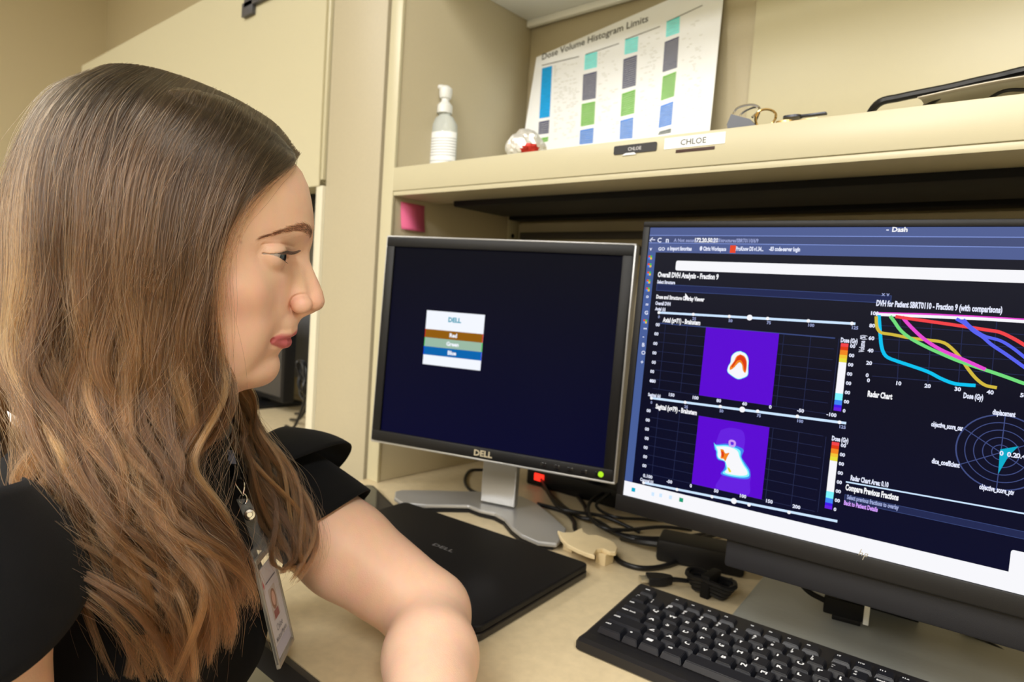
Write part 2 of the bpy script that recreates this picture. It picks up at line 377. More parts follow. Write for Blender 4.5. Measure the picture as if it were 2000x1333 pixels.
# hand sanitizer bottle
B0 = onz(862, 322, SH)
P = ony(862, 318, .84)
dep = .86
C0 = ony(866, 260, dep); MBt = zrot((C0[0], dep, SH+.0005), .15)
kx = 1.0
t = thing('pump_bottle', 'clear hand gel pump bottle with white pump on the shelf', 'bottle', MBt)
GEL = mat('clear_gel', (.90, .96, .93), .08, trans=.45, ior=1.2)
GEL.node_tree.nodes['Principled BSDF'].inputs['Roughness'].default_value = .06
hb = ony(870, 168, dep)[2]-SH-.056
m = MB(); pr = [(.0, 0), (.028, 0), (.031, .003), (.031, hb*.72), (.029, hb*.85), (.020, hb*.96), (.013, hb), (.013, hb+.006), (0, hb+.006)]
m.lathe(pr, (0, 0, 0), 32, 0, 1, .62); m.build('body', GEL, t)
m = MB()
for k in range(12):
    a0 = math.radians(-118+k*120/12); a1 = math.radians(-118+(k+1)*120/12)
    R = .0316
    m.add([(R*math.cos(a0), .62*R*math.sin(a0), .006), (R*math.cos(a1), .62*R*math.sin(a1), .006), (R*math.cos(a1), .62*R*math.sin(a1), hb*.72), (R*math.cos(a0), .62*R*math.sin(a0), hb*.72)], [(0, 1, 2, 3)], 0, True)
    for j in range(11):
        if j in (0, 3): continue
        z = .022+j*.0052; R2 = .0318
        m.add([(R2*math.cos(a0), .62*R2*math.sin(a0), z), (R2*math.cos(a1), .62*R2*math.sin(a1), z), (R2*math.cos(a1), .62*R2*math.sin(a1), z+.0016), (R2*math.cos(a0), .62*R2*math.sin(a0), z+.0016)], [(0, 1, 2, 3)], 1)
m.build('label', [PAPER, mat('label_type', (.42, .46, .5), .6)], t)
m = MB(); m.lathe([(0, hb+.004), (.0145, hb+.004), (.0145, hb+.018), (.011, hb+.022), (.0075, hb+.026), (.0075, hb+.030), (.011, hb+.032), (.0125, hb+.042), (.012, hb+.050), (.006, hb+.055), (0, hb+.056)], (0, 0, 0), 20)
m.tube([(0, 0, hb+.050), (-.012, -.004, hb+.053), (-.022, -.008, hb+.050), (-.025, -.009, hb+.046)], [.0062, .0048, .0038, .0034], 10)
m.build('pump', WHITEPL, t)
m = MB(); m.tube([(0, 0, hb), (.002, 0, .05), (-.004, 0, .006)], .0022, 8); m.build('dip_tube', WHITEPL, t)

# crumpled foil ball with a red patch
dep = .84
C0 = ony(1029, 275, dep); RB = .034; KZ = (ony(1028, 253, dep)[2]-SH)/(2*RB)
m = MB(); bm = bmesh.new(); bmesh.ops.create_icosphere(bm, subdivisions=4, radius=RB)
rs = np.random.RandomState(3); dirs = rs.normal(size=(90, 3)); dirs /= np.linalg.norm(dirs, axis=1)[:, None]; amp = rs.uniform(.90, 1.04, 90)
for v in bm.verts:
    d = np.array(v.co)/RB; k = np.argsort(-(dirs@d))[:2]; dd = dirs[k]@d; v.co *= float(amp[k[0]]*(.6+.4*(dd[0])) + .18*(dd[0]-dd[1]))
red = []
rd = np.array([.75, -.55, -.30]); rd /= np.linalg.norm(rd)
m.add([(v.co.x, v.co.y, (v.co.z+RB*.95)*KZ) for v in bm.verts], [tuple(v.index for v in f.verts) for f in bm.faces], 0, False)
for i, f in enumerate(bm.faces):
    c = np.array(f.calc_center_median()); c /= np.linalg.norm(c); m.mi[i] = 1 if (c@rd) > .88 else 0
bm.free()
o = m.build('foil_ball', [mat('foil', (.85, .85, .84), .34, metal=.65, bump=.5, bscale=300), mat('red_foil', (.5, .03, .02), .3, metal=.5, bump=.4, bscale=300)], M=Matrix.Translation((C0[0], dep, SH+.001)))
tag(o, 'crumpled silver foil ball with red patch beside the chart', 'ball')

# name tags on the lip
LY = YF-.0072
p0, p1, p2, p3 = [ony(*p, LY) for p in ((1198, 303), (1198, 287), (1283, 277), (1283, 291))]
t = thing('name_tag', 'small black name tag with white lettering on shelf lip', 'tag', Matrix.Translation((p0[0], LY, p0[2])))
m = MB(); W = p2[0]-p0[0]; H = .0115
m.prism(rrect(W, H, .0022, 4, W/2, H/2), 0, .0014, axes=(0, 2, 1)); m.build('plate', mat('tag_black', (.03, .03, .035), .35), t)
m = MB(); add_text(m, 'CHLOE', .0062, lambda a, b: (W/2+a, -.0003, H/2-.0022+b), 0, 'CENTER', .01); m.build('lettering', mat('tag_letter', (.6, .6, .62), .5), t)
m = MB(); m.prism([(W*.2, -.002), (W*.55, -.002), (W*.5, .0008), (W*.3, .0006)], -.0004, .0002, axes=(0, 2, 1)); m.build('worn_patch', PAPER, t)
p0, p2 = ony(1296, 295, LY), ony(1417, 258, LY)
t = thing('name_label', 'white paper name label with black capitals on shelf lip', 'label', Matrix.Translation((p0[0], LY+.0006, 1.3005)))
m = MB(); W = p2[0]-p0[0]; H = .0135; m.box(0, 0, 0, W, .0005, H); m.build('paper', PAPER, t)
m = MB(); add_text(m, 'CHLOE', .0100, lambda a, b: (W*.49+a, -.0002, .0030+b), 0, 'CENTER', .018, 1.05); m.build('lettering', mat('label_letter', (.10, .11, .09), .6), t)

# binder clips and keys
dep = .775
def at(px, py, y): return ony(px, py, y)
c = at(1455, 243, dep)
t = thing('binder_clip', 'black binder clip with silver wire handles on shelf edge', 'clip', zrot((c[0], dep+.012, SH), .1) @ Matrix.Scale(1.35, 4))
m = MB(); m.prism([(-.013, 0), (.016, 0), (.004, .013), (-.013, .019), (-.016, .010)], -.012, .012, axes=(0, 2, 1)); m.build('body', mat('clip_grey', (.06, .065, .08), .35, metal=.3), t)
for s_ in (-1, 1):
    m = MB(); m.tube([(-.014, s_*.006, .012), (-.010, s_*.008, .024), (.002, s_*.004, .0275), (.008, 0, .024), (.004, s_*-.006, .016)], .0011, 6); m.build('wire_handle', CHROME, t)
BRASS = mat('brass', (.65, .45, .18), .25, metal=1, var=.05)
c = at(1490, 232, dep)
t = thing('key_ring', 'bunch of keys with brass fittings beside the binder clip', 'keys', zrot((c[0], dep+.008, SH), 0) @ Matrix.Scale(1.3, 4))
m = MB(); m.tube([(.009*math.cos(a), .003*math.sin(2*a), .014+.009*math.sin(a)) for a in np.linspace(0, 6.2, 12)], .0012, 6); m.build('ring', BRASS, t)
for k in range(3):
    a = .3+.5*k; m = MB(); m.prism(rrect(.016, .011, .005, 4, .012+.006*k, 0), .004+.004*k, .006+.004*k); m.rbox(.018+.006*k, -.002, .004+.004*k, .04+.006*k, .003, .006+.004*k, .0004)
    m.build('key', [mat('dark_key', (.05, .055, .07), .3, metal=.6), BRASS][k == 1], t)

# cables on the shelf at right
for i, (pts, rr, lab) in enumerate([
    (((1688, 220), (1712, 205), (1760, 190), (1850, 172), (1940, 152), (2060, 132)), .0042, 'thick black cable rising off the shelf, uppermost at right'),
    (((1795, 203), (1830, 190), (1900, 172), (1980, 158), (2070, 146)), .0042, 'thick black cable just below the uppermost one on shelf'),
    (((1905, 190), (1950, 182), (2010, 175), (2080, 168)), .0018, 'thin black cable low on the shelf at far right')]):
    m = MB(); P = [at(px, py, .80-.01*i) for px, py in pts]; P = [(p[0], p[1], max(p[2], SH+rr)) if k else (p[0]-.01, p[1]+.03, SH+rr) for k, p in enumerate(P)]
    P.append((P[-1][0]+.08, P[-1][1]+.05, SH+.03)); P.append((P[-1][0]+.15, P[-1][1]+.08, SH+rr))
    m.tube(P, rr, 8); tag(m.build('cable', RUBBER), lab, 'cable', 'cables lying on the shelf')
m = MB(); a = at(1800, 198, YF+.02)[0]; vs = []; n = 24
for i in range(n+1):
    f_ = i/n
    for j in range(5): vs.append((a+f_*.22, YF-.001+j*.018, SH+.0155+.0075*math.sin(min(1, f_*2.2)*math.pi/2)+.003*math.sin(j*1.1)))
m.add(vs, [(i*5+j, i*5+j+1, i*5+j+6, i*5+j+5) for i in range(n) for j in range(4)], 0, True)
o = m.build('plastic_sleeve', mat('sleeve_plastic', (.60, .55, .45), .3), None); sm = o.modifiers.new('s', 'SOLIDIFY'); sm.thickness = .0012
tag(o, 'loose pale plastic sleeve curling over the shelf lip at right', 'sleeve')

# pink sticky note on the side panel
a = onx(783, 394, XP+.001); b = onx(826, 452, XP+.001)
m = MB(); y0, y1 = a[1], b[1]; z1 = a[2]; z0 = onx(783, 448, XP+.001)[2]
n = 8; vs = []
for i in range(n+1):
    f_ = i/n
    for yy in (y0, y1): vs.append((XP+.0012+.006*(f_**2), yy, z1+(z0-z1)*f_))
m.add(vs, [(2*i, 2*i+1, 2*i+3, 2*i+2) for i in range(n)], 0, True); o = m.build('sticky_note', PINK); o.modifiers.new('s', 'SOLIDIFY').thickness = .0004
tag(o, 'pink sticky note on the inside of the shelving side panel', 'note')

# ------------------------------------------------------------------ monitors
def tilted(O, yaw, tilt):
    a = (math.cos(yaw), math.sin(yaw), 0); b = (-math.sin(yaw)*math.sin(tilt), math.cos(yaw)*math.sin(tilt), math.cos(tilt))
    n = tuple(np.cross(b, a)*1.0)           # pointing away from the viewer
    return frame(O, a, n, b)
def mapper(M):
    A = np.array(M); I = np.array(M.inverted()); o = A[:3, 3]; n = A[:3, 1]
    def f(px, py):
        r = ray(px, py); k = ((o-CAM)@n)/(r@n); q = I@np.array([*(CAM+r*k), 1]); return q[0], q[2]
    return f
def pane(mb, pts, d, mi=0): mb.add([(a, -d, b) for a, b in pts], [tuple(range(len(pts)))], mi)
def strip(mb, pts, wd, d, mi=0):
    P = np.array(pts, float); T = np.gradient(P, axis=0); T /= np.linalg.norm(T, axis=1)[:, None]+1e-9; Nn = np.stack([-T[:, 1], T[:, 0]], 1)*wd/2
    A = P+Nn; B = P-Nn; n = len(P)
    mb.add([(p[0], -d, p[1]) for p in A]+[(p[0], -d, p[1]) for p in B], [(i, i+1, i+1+n, i+n) for i in range(n-1)], mi)
def rframe(m, x0, z0, x1, z1, ix0, iz0, ix1, iz1, y0, y1, r=.002, mi=0):
    m.rbox(x0, y0, iz1, x1, y1, z1, r, 2, mi); m.rbox(x0, y0, z0, x1, y1, iz0, r, 2, mi)
    m.rbox(x0, y0, iz0-.001, ix0, y1, iz1+.001, r, 2, mi); m.rbox(ix1, y0, iz0-.001, x1, y1, iz1+.001, r, 2, mi)

# --- left monitor
MD = tilted((-.8655, .6593, CZ-.2523), .3167, .0459); dm = mapper(MD)
D = thing('monitor', 'square black monitor with silver rim showing a small menu', 'monitor', MD)
m = MB(); rframe(m, -.001, 0, .4035, .3315, .0145, .0175, .3885, .316, -.001, .020, .002); m.build('bezel', BLACKP, D)
m = MB(); rframe(m, -.0035, -.0035, .4065, .334, -.0008, .0002, .4032, .3312, .0015, .024, .0015); m.build('silver_rim', SILVER, D)
m = MB(); m.rbox(.0, .020, .002, .403, .034, .331, .004); m.rbox(.06, .034, .03, .34, .058, .30, .01); m.build('rear_cover', BLACKP, D)
gw = mat('screen_idle', (.0015, .0015, .002), .5, spec=.03)
nt = gw.node_tree; tcn = nt.nodes.new('ShaderNodeTexCoord'); sp = nt.nodes.new('ShaderNodeSeparateXYZ'); nt.links.new(tcn.outputs['Object'], sp.inputs[0])
rp = nt.nodes.new('ShaderNodeValToRGB'); mr = nt.nodes.new('ShaderNodeMapRange'); mr.inputs['From Min'].default_value = .015; mr.inputs['From Max'].default_value = .32
nt.links.new(sp.outputs['Z'], mr.inputs['Value']); nt.links.new(mr.outputs[0], rp.inputs[0]); nt.links.new(rp.outputs[0], nt.nodes['Principled BSDF'].inputs['Emission Color'])
rp.color_ramp.elements[0].color = (*lin(3, 4, 40), 1); rp.color_ramp.elements[1].color = (*lin(4, 5, 16), 1)
nt.nodes['Principled BSDF'].inputs['Emission Strength'].default_value = 1
m = MB(); m.box(.0145, .003, .0175, .3885, .006, .316); m.build('screen', gw, D)
m = MB(); Zd = lambda x, y: dm(720+x/2.186, 370+y/2.186)
mm = [emis('menu_white', lin(236, 240, 248), 1), emis('menu_brown', lin(140, 88, 8), 1), emis('menu_green', lin(150, 180, 160), 1), emis('menu_blue', lin(0, 96, 168), 1),
      emis('menu_cyan', lin(40, 150, 175), 1), emis('menu_rim_red', lin(225, 25, 25), 1), emis('menu_rim_green', lin(20, 200, 60), 1), emis('menu_rim_blue', lin(10, 50, 240), 1)]
TLp, TRp, BLp, BRp = Zd(243, 514), Zd(491, 538), Zd(230, 744), Zd(476, 778)
bx0 = (TLp[0]+BLp[0])/2; bx1 = (TRp[0]+BRp[0])/2; bz1 = (TLp[1]+TRp[1])/2; bz0 = (BLp[1]+BRp[1])/2; H = bz1-bz0; W = bx1-bx0
def dpan(f0, f1, mi, e=0, d=-.0025): pane(m, [(bx0-e, bz1-H*f1), (bx1+e, bz1-H*f1), (bx1+e, bz1-H*f0), (bx0-e, bz1-H*f0)], d, mi)
dpan(0, 1, 0)
for f0, f1, a, b in ((.345, .50, 5, 1), (.50, .665, 6, 2), (.665, .82, 7, 3)): dpan(f0, f1, a, 0, -.0022); m_ = 0; pane(m, [(bx0+.001, bz1-H*f1), (bx1-.001, bz1-H*f1), (bx1-.001, bz1-H*f0), (bx0+.001, bz1-H*f0)], -.0019, b)
dfn = lambda a, b: ((bx0+bx1)/2+a, .0016, b)
for s_, f_, mi_, hh_ in (('DELL', .18, 4, .010), ('Red', .455, 0, .0085), ('Green', .615, 0, .0085), ('Blue', .775, 0, .0085)):
    add_text(m, s_, hh_, lambda a, b: dfn(a, bz1-H*f_+b), mi_, 'CENTER', .045)
m.build('menu_panel', mm, D)
m = MB(); lc = dm(943, 888); add_text(m, 'DELL', .0125, lambda a, b: (.2018+a, -.0018, .0045+b), 0, 'CENTER', .03, 1.1); m.build('logo', CHROME, D)
for k in range(5):
    m = MB(); x = .300+.0205*k
    m.rbox(x-.0045, -.0022, .004, x+.0045, -.0008, .011, .0006); m.build('button', BLACKG, D)
m = MB(); m.lathe([(0, -.0004), (.0042, 0), (.0036, .0008), (0, .001)], (0, 0, 0), 14); m.v = [(p[0]+.386, -p[2]-.0018, p[1]+.0085) for p in m.v]
m.build('power_light', emis('green_led', (.45, .85, .02), 1.0), D)
# neck and V-shaped foot
m = MB()
A_ = np.array(MD); up = np.array((0, 0, 1.))
def dloc(x, y, zw):    # local x, y -> world at height zw
    o = A_[:3, 3]+A_[:3, 0]*x+A_[:3, 1]*y; return np.array((o[0], o[1], zw))
I_ = np.array(MD.inverted())
def toD(p): return tuple((I_@np.array([*p, 1]))[:3])
fl, fr_ = onz(934, 979, DESK+.015), onz(1008, 994, DESK+.015)
zt = A_[2, 3]+.12
ax = A_[:3, 0]; bk = np.array((-math.sin(.3167), math.cos(.3167), 0))
cb = (fl+fr_)/2; hw = .031
tp = A_[:3, 3]+ax*.2015+A_[:3, 2]*.12+bk*.060
vs = []
for c_, w_ in ((cb, hw), (cb*.5+tp*.5+bk*.002, hw*.98), (tp, hw*.95)):
    for s_ in (-1, 1):
        for d_ in (0, .016): vs.append(toD(c_+ax*w_*s_+bk*d_))
fs = []
for k in (0, 4): fs += [(k, k+2, k+6, k+4), (k+1, k+5, k+7, k+3), (k, k+4, k+5, k+1), (k+2, k+3, k+7, k+6)]
fs += [(0, 1, 3, 2), (8, 10, 11, 9)]
m.add(vs, fs); o = m.build('neck', mat('neck_silver', (.55, .55, .55), .28, metal=.5), D)
bmod = o.modifiers.new('b', 'BEVEL'); bmod.width = .002; bmod.segments = 2
poly = [(772, 960), (785, 957), (860, 958), (932, 960), (985, 962), (1020, 970), (1050, 984), (1078, 1006), (1106, 1032), (1104, 1046), (1088, 1062), (1050, 1058), (1018, 1044), (1000, 1030), (985, 1012), (966, 1002), (936, 995), (915, 987), (870, 986), (832, 986), (785, 982), (770, 972)]
P = [onz(*p, DESK+.013)[:2] for p in poly]
Mb = Matrix.Identity(4)
MDi = MD.inverted()
m = MB(); m.prism(P, DESK+.006, DESK+.013, 0); m.v = [tuple(MDi @ Vector(p)) for p in m.v]; o = m.build('stand_base', SILVER, D)
bm_ = o.modifiers.new('b', 'BEVEL'); bm_.width = .0025; bm_.segments = 3; bm_.limit_method = 'ANGLE'; bm_.angle_limit = math.radians(50)
cc = np.mean(P, 0); m = MB(); m.prism([cc+(p-cc)*.955 for p in np.array(P)], DESK+.0004, DESK+.0062, 0); m.v = [tuple(MDi @ Vector(p)) for p in m.v]; m.build('base_underside', BLACKP, D)

# --- right monitor
MH = tilted((-.3866, .6544, CZ-.2103), .1078, .0483); hm = mapper(MH)
Hh = thing('monitor', 'wide black monitor with thin bezel showing dark dose charts', 'monitor', MH)
AZ0, AZ1, AX1 = -.0108, .2965, .5290
m = MB(); rframe(m, -.0085, -.030, .5375, .3035, .0, AZ0, AX1, AZ1, -.0012, .018, .0018); m.build('bezel', BLACKP, Hh)
m = MB(); m.rbox(-.006, .018, -.028, .535, .040, .301, .005); m.rbox(.12, .04, .0, .41, .065, .24, .012); m.build('rear_cover', BLACKP, Hh)
m = MB(); m.rbox(.118, .010, -.0615, .410, .050, -.0292, .003); m.build('sound_bar', mat('bar_black', (.009, .0095, .013), .55, spec=.3, bump=.4, bscale=2500), Hh)
bgm = emis('page_dark', lin(13, 14, 27), 1)
nt = bgm.node_tree; tcn = nt.nodes.new('ShaderNodeTexCoord'); nz = nt.nodes.new('ShaderNodeSeparateXYZ'); nt.links.new(tcn.outputs['Object'], nz.inputs[0])
mr = nt.nodes.new('ShaderNodeMapRange'); mr.inputs['From Min'].default_value = 0; mr.inputs['From Max'].default_value = .27; rp = nt.nodes.new('ShaderNodeValToRGB')
nt.links.new(nz.outputs['Z'], mr.inputs['Value']); nt.links.new(mr.outputs[0], rp.inputs[0]); nt.links.new(rp.outputs[0], nt.nodes['Principled BSDF'].inputs['Emission Color'])
rp.color_ramp.elements[0].color = (*lin(2, 5, 38), 1); rp.color_ramp.elements[1].color = (*lin(26, 27, 38), 1)
e_ = rp.color_ramp.elements.new(.55); e_.color = (*lin(6, 7, 28), 1)
m = MB(); m.box(0, .001, AZ0, AX1, .004, AZ1); m.build('screen', bgm, Hh)
pal = {'bar': (78, 92, 142), 'bar2': (68, 78, 118), 'line': (120, 140, 205), 'white': (240, 240, 244), 'txt': (222, 226, 245), 'txt2': (150, 160, 205), 'field': (30, 38, 78), 'fieldl': (55, 70, 120),
       'purple': (88, 0, 205), 'grid': (32, 38, 72), 'cyan': (0, 190, 235), 'yel': (205, 180, 60), 'grn': (110, 215, 120), 'mag': (225, 70, 205), 'red': (235, 65, 70), 'blue': (85, 95, 235),
       'teal': (0, 165, 195), 'ring': (62, 74, 125), 'slider': (200, 225, 255), 'hot': (215, 55, 15), 'org': (235, 130, 30), 'cy2': (120, 235, 245), 'pur2': (98, 28, 218), 'mid': (60, 20, 225), 'pink': (200, 150, 240), 'icon_r': (225, 70, 40), 'icon_g': (70, 185, 70), 'icon_b': (60, 130, 235), 'icon_y': (235, 190, 50), 'side': (70, 92, 150), 'gtask': (25, 150, 110), 'ylw2': (225, 215, 60)}
keys_ = list(pal); PM = [emis('ui_'+k, lin(*pal[k]), 1.0) for k in keys_]; pi = {k: i for i, k in enumerate(keys_)}
m = MB(); _d = [0.0]
def S(px, py): return hm(px, py)
def lay(d): return -.0008+d*.00015
def poly_px(pts, col, d=1): pane(m, [S(*p) for p in pts], lay(d), pi[col])
def line_px(pts, col, wd=.0012, d=3, smooth=True):
    q = [S(*p) for p in pts]; q = [tuple(x) for x in spline(np.array(q), 6)] if smooth and len(q) > 2 else [q[0], ((q[0][0]+q[1][0])/2, (q[0][1]+q[1][1])/2), q[1]] if len(q) == 2 else q
    strip(m, q, wd, lay(d), pi[col])
def rect(x0, z0, x1, z1, col, d=1): pane(m, [(x0, z0), (x1, z0), (x1, z1), (x0, z1)], lay(d), pi[col])
def txt(px, py, s_, size, col='txt', wid=None, bold=.03, d=4, align='LEFT', rot=0):
    x, z = S(px, py); sx = 1
    if wid is not None:
        v, _ = text_mesh(s_, 1, align, bold); sx = wid/(max(p[0] for p in v)*size)
    if rot: add_text(m, s_, size, lambda a, b: (x-b, -lay(d), z+a), pi[col], align, bold, sx)
    else: add_text(m, s_, size, lambda a, b: (x+a, -lay(d), z+b), pi[col], align, bold, sx)
def wpx(p, q): a = S(*p); b = S(*q); return math.hypot(b[0]-a[0], b[1]-a[1])
Z1 = lambda x, y: (1220+x/3.92, 420+y/3.92)
Z2 = lambda x, y: (1640+x/4.039, 430+y/4.039)
Z3 = lambda x, y: (1220+x/3.92, 740+y/3.92)
Z4 = lambda x, y: (1620+x/3.25, 740+y/3.25)
# browser chrome
zb = S(*Z1(900, 300))[1]; zc = S(*Z1(900, 160))[1]; zd = S(*Z1(900, 222))[1]
rect(0, zb, AX1, AZ1, 'bar'); rect(0, zc-.0004, AX1, zc+.0004, 'line', 2); rect(0, zd-.0004, AX1, zd+.0004, 'line', 2); rect(.0, zd, AX1, zc, 'bar2', 1.5)
sx_ = S(*Z1(232, 330))[0]
rect(0, AZ0, sx_, zb, 'side', 1); rect(0, AZ0, AX1, AZ0+.0165, 'white', 2)
txt(*Z1(188, 208), '\u2190', .008); txt(*Z1(248, 210), 'C', .0072); txt(*Z1(312, 210), 'n', .008)
txt(*Z1(376, 206), 'A Not secure', .0052, 'txt2', .026); txt(*Z1(530, 208), '172.20.50.20', .0062, 'white', .0265, .045); txt(*Z1(668, 208), ':8003/structures/SBRT0110/6/9', .0055, 'txt2', wpx(Z1(668, 208), Z1(1022, 212)))
txt(*Z1(190, 272), 'v', .006); txt(*Z1(255, 272), 'GO', .0052, 'txt'); txt(*Z1(325, 270), 'o Import favorites', .006, 'txt', wpx(Z1(325, 270), Z1(512, 272)), .045)
txt(*Z1(572, 272), '\u25cf Citrix Workspace', .006, 'txt', wpx(Z1(572, 272), Z1(776, 274)), .045)
a = S(*Z1(828, 262)); rect(a[0]-.003, a[1]-.004, a[0]+.003, a[1]+.004, 'icon_r', 3); txt(*Z1(850, 273), 'ProKnow DS v1.34...', .006, 'txt', wpx(Z1(850, 272), Z1(1062, 274)), .045)
txt(*Z1(1105, 275), '-83 code-server login', .006, 'txt', wpx(Z1(1105, 272), Z1(1342, 274)), .045)
txt(*Z2(365, 92), '-', .007); txt(*Z2(410, 92), 'Dash', .0062, 'white', None, .035)
for k, (ix, iy) in enumerate([(195, 326), (190, 386), (186, 449), (181, 510), (177, 571), (156, 816)]):
    a = S(*Z1(ix, iy)); s_ = .0022
    rect(a[0]-s_, a[1], a[0], a[1]+s_, 'icon_r', 3); rect(a[0], a[1], a[0]+s_, a[1]+s_, 'icon_g', 3); rect(a[0]-s_, a[1]-s_, a[0], a[1], 'icon_b', 3); rect(a[0], a[1]-s_, a[0]+s_, a[1], 'icon_y', 3)
for (ix, iy, g) in [(172, 636, 'o'), (168, 700, '='), (160, 762, 'G'), (152, 884, '\u2022\u2022'), (146, 944, '-'), (140, 1008, 'B'), (136, 1068, 'O'), (130, 1140, '+')]:
    txt(*Z1(ix-10, iy), g, .006, 'txt')
# page header
a = S(*Z1(394, 350)); b = S(*Z1(394, 425)); pane(m, [(p[0], p[1]) for p in rrect(AX1-.012-a[0], a[1]-b[1], .002, 3, (a[0]+AX1-.012)/2, (a[1]+b[1])/2)], lay(2), pi['white'])
txt(*Z1(252, 474), 'Overall DVH Analysis - Fraction 9', .0078, 'white', wpx(Z1(252, 470), Z1(718, 480)), .045)
txt(*Z1(248, 524), 'Select Structure', .0052, 'txt', wpx(Z1(248, 520), Z1(385, 524)), .045)
a = S(*Z1(245, 528)); b = S(*Z1(245, 580)); c = S(1741, 583)
rect(a[0], b[1], c[0], a[1], 'fieldl', 1.5); rect(a[0]+.0006, b[1]+.0006, c[0]-.0006, a[1]-.0006, 'field', 2); txt(1722, 578, 'x v', .005, 'txt2')
txt(*Z1(240, 640), 'Dose and Structure Overlay Viewer', .006, 'white', wpx(Z1(240, 640), Z1(610, 650)), .045)
txt(*Z1(234, 688), 'Overall DVH', .0055, 'txt', wpx(Z1(234, 688), Z1(350, 692)), .045)
txt(*Z1(233, 730), 'Axial (z)', .005, 'txt', wpx(Z1(233, 730), Z1(312, 734)), .045)
def slider(Zf, x0, y0, x1, y1, kx, ky, ticks):
    line_px([Zf(x0, y0), Zf(x1, y1)], 'slider', .0024, 3)
    for tx, ty, g in ticks:
        a = S(*Zf(tx, ty)); pane(m, [(a[0]+.0018*math.cos(t_), a[1]+.0018*math.sin(t_)) for t_ in np.linspace(0, 5.5, 8)], lay(4), pi['white']); txt(*Zf(tx-8, ty+42), g, .0042, 'txt2')
    a = S(*Zf(kx, ky)); pane(m, [(a[0]+.0030*math.cos(t_), a[1]+.0030*math.sin(t_)) for t_ in np.linspace(0, 5.8, 12)], lay(5), pi['white'])
slider(Z1, 262, 748, 1766, 834, 957, 787, [(262, 748, '0'), (525, 762, '25'), (801, 778, '50'), (1094, 794, '75'), (1406, 812, '100'), (1740, 832, '125')])
txt(*Z1(292, 820), 'Axial (z=71) - Brainstem', .0072, 'white', wpx(Z1(292, 820), Z1(578, 832)), .045)
# axial plot
for (x, y) in ((250, 842), (240, 912), (232, 986), (225, 1058), (220, 1130), (208, 1200), (204, 1272)): txt(*Z1(x-14, y+9), '00', .0048, 'txt', None, .04)
txt(*Z3(190, 26), '120', .0048, 'txt', None, .04)
a0, a1 = S(*Z1(615, 868)), S(*Z1(1176, 898)); b0, b1 = S(*Z3(574, 132)), S(*Z3(1130, 205))
px0 = (a0[0]+b0[0])/2; px1 = (a1[0]+b1[0])/2; pz1 = (a0[1]+a1[1])/2; pz0 = (b0[1]+b1[1])/2
gx0 = S(*Z1(262, 850))[0]; gx1 = S(*Z1(1612, 935))[0]
for k in range(8): z = pz1-(pz1-pz0)*k/7; rect(gx0, z-.0003, gx1, z+.0003, 'grid', 1.5)
for k in range(8): x = px0-.046+(px1-px0)*k*.335; rect(x-.0003, pz0, x+.0003, pz1, 'grid', 1.5)
rect(gx0, pz1-.0006, gx1, pz1+.0006, 'fieldl', 1.6)
rect(px0, pz0, px1, pz1, 'purple', 2)
def blob(Zf, pts, col, d): 
    q = spline(np.array([S(*Zf(*p)) for p in pts+[pts[0]]]), 5)[:-1]; pane(m, [tuple(x) for x in q], lay(d), pi[col])
head_a = [(885, 1048), (925, 1068), (944, 1110), (942, 1165), (938, 1225), (900, 1248), (865, 1254), (825, 1232), (790, 1200), (795, 1160), (812, 1130), (820, 1085), (850, 1056)]
blob(Z1, [(867+(x-867)*1.05, 1150+(y-1150)*1.05) for x, y in head_a], 'cy2', 2.5); blob(Z1, head_a, 'white', 3)
blob(Z1, [(885, 1068), (918, 1085), (934, 1125), (932, 1180), (922, 1210), (905, 1190), (898, 1150), (880, 1130), (855, 1150), (835, 1172), (806, 1188), (808, 1160), (835, 1125), (855, 1085)], 'org', 3.5)
blob(Z1, [(888, 1074), (915, 1092), (930, 1128), (928, 1180), (918, 1195), (908, 1150), (890, 1115), (862, 1118), (845, 1140), (825, 1168), (820, 1155), (850, 1110), (865, 1086)], 'hot', 4)
for x, y, g in ((348, 124, '150'), (530, 146, '100'), (718, 170, '80'), (915, 194, '60'), (1120, 220, '0'), (1335, 246, '-50'), (1560, 276, '-100')): txt(*Z3(x-16, y+8), g, .0048, 'txt', None, .04)
def colorbar(Zt, t0, t1, Zb_, b0_, b1_, ticks):
    A0, A1, B0, B1 = S(*Zt(*t0)), S(*Zt(*t1)), S(*Zb_(*b0_)), S(*Zb_(*b1_)); x0 = (A0[0]+B0[0])/2; x1 = (A1[0]+B1[0])/2; z1 = (A0[1]+A1[1])/2; z0 = (B0[1]+B1[1])/2
    st = [(0, 'pur2'), (.05, 'mid'), (.09, 'icon_b'), (.16, 'cy2'), (.26, 'white'), (.72, 'ylw2'), (.78, 'icon_y'), (.83, 'org'), (.90, 'hot'), (.95, 'red')]
    for i, (f, c_) in enumerate(st):
        g = st[i+1][0] if i+1 < len(st) else 1; rect(x0, z0+(z1-z0)*f, x1, z0+(z1-z0)*g, c_, 2)
    for k in range(ticks):
        zz = z1-.002-(z1-z0-.003)*k/(ticks-1); add_text(m, '00' if k < ticks-1 else '0', .0045, lambda a, b: (x1+.0015+a, -lay(4), zz-.0015+b), pi['txt'], 'LEFT', .04)
colorbar(Z1, (1648, 980), (1708, 988), Z3, (1606, 245), (1662, 252), 8); txt(*Z1(1652, 974), 'Dose (Gy)', .0062, 'txt', wpx(Z1(1652, 970), Z1(1782, 978)), .045)
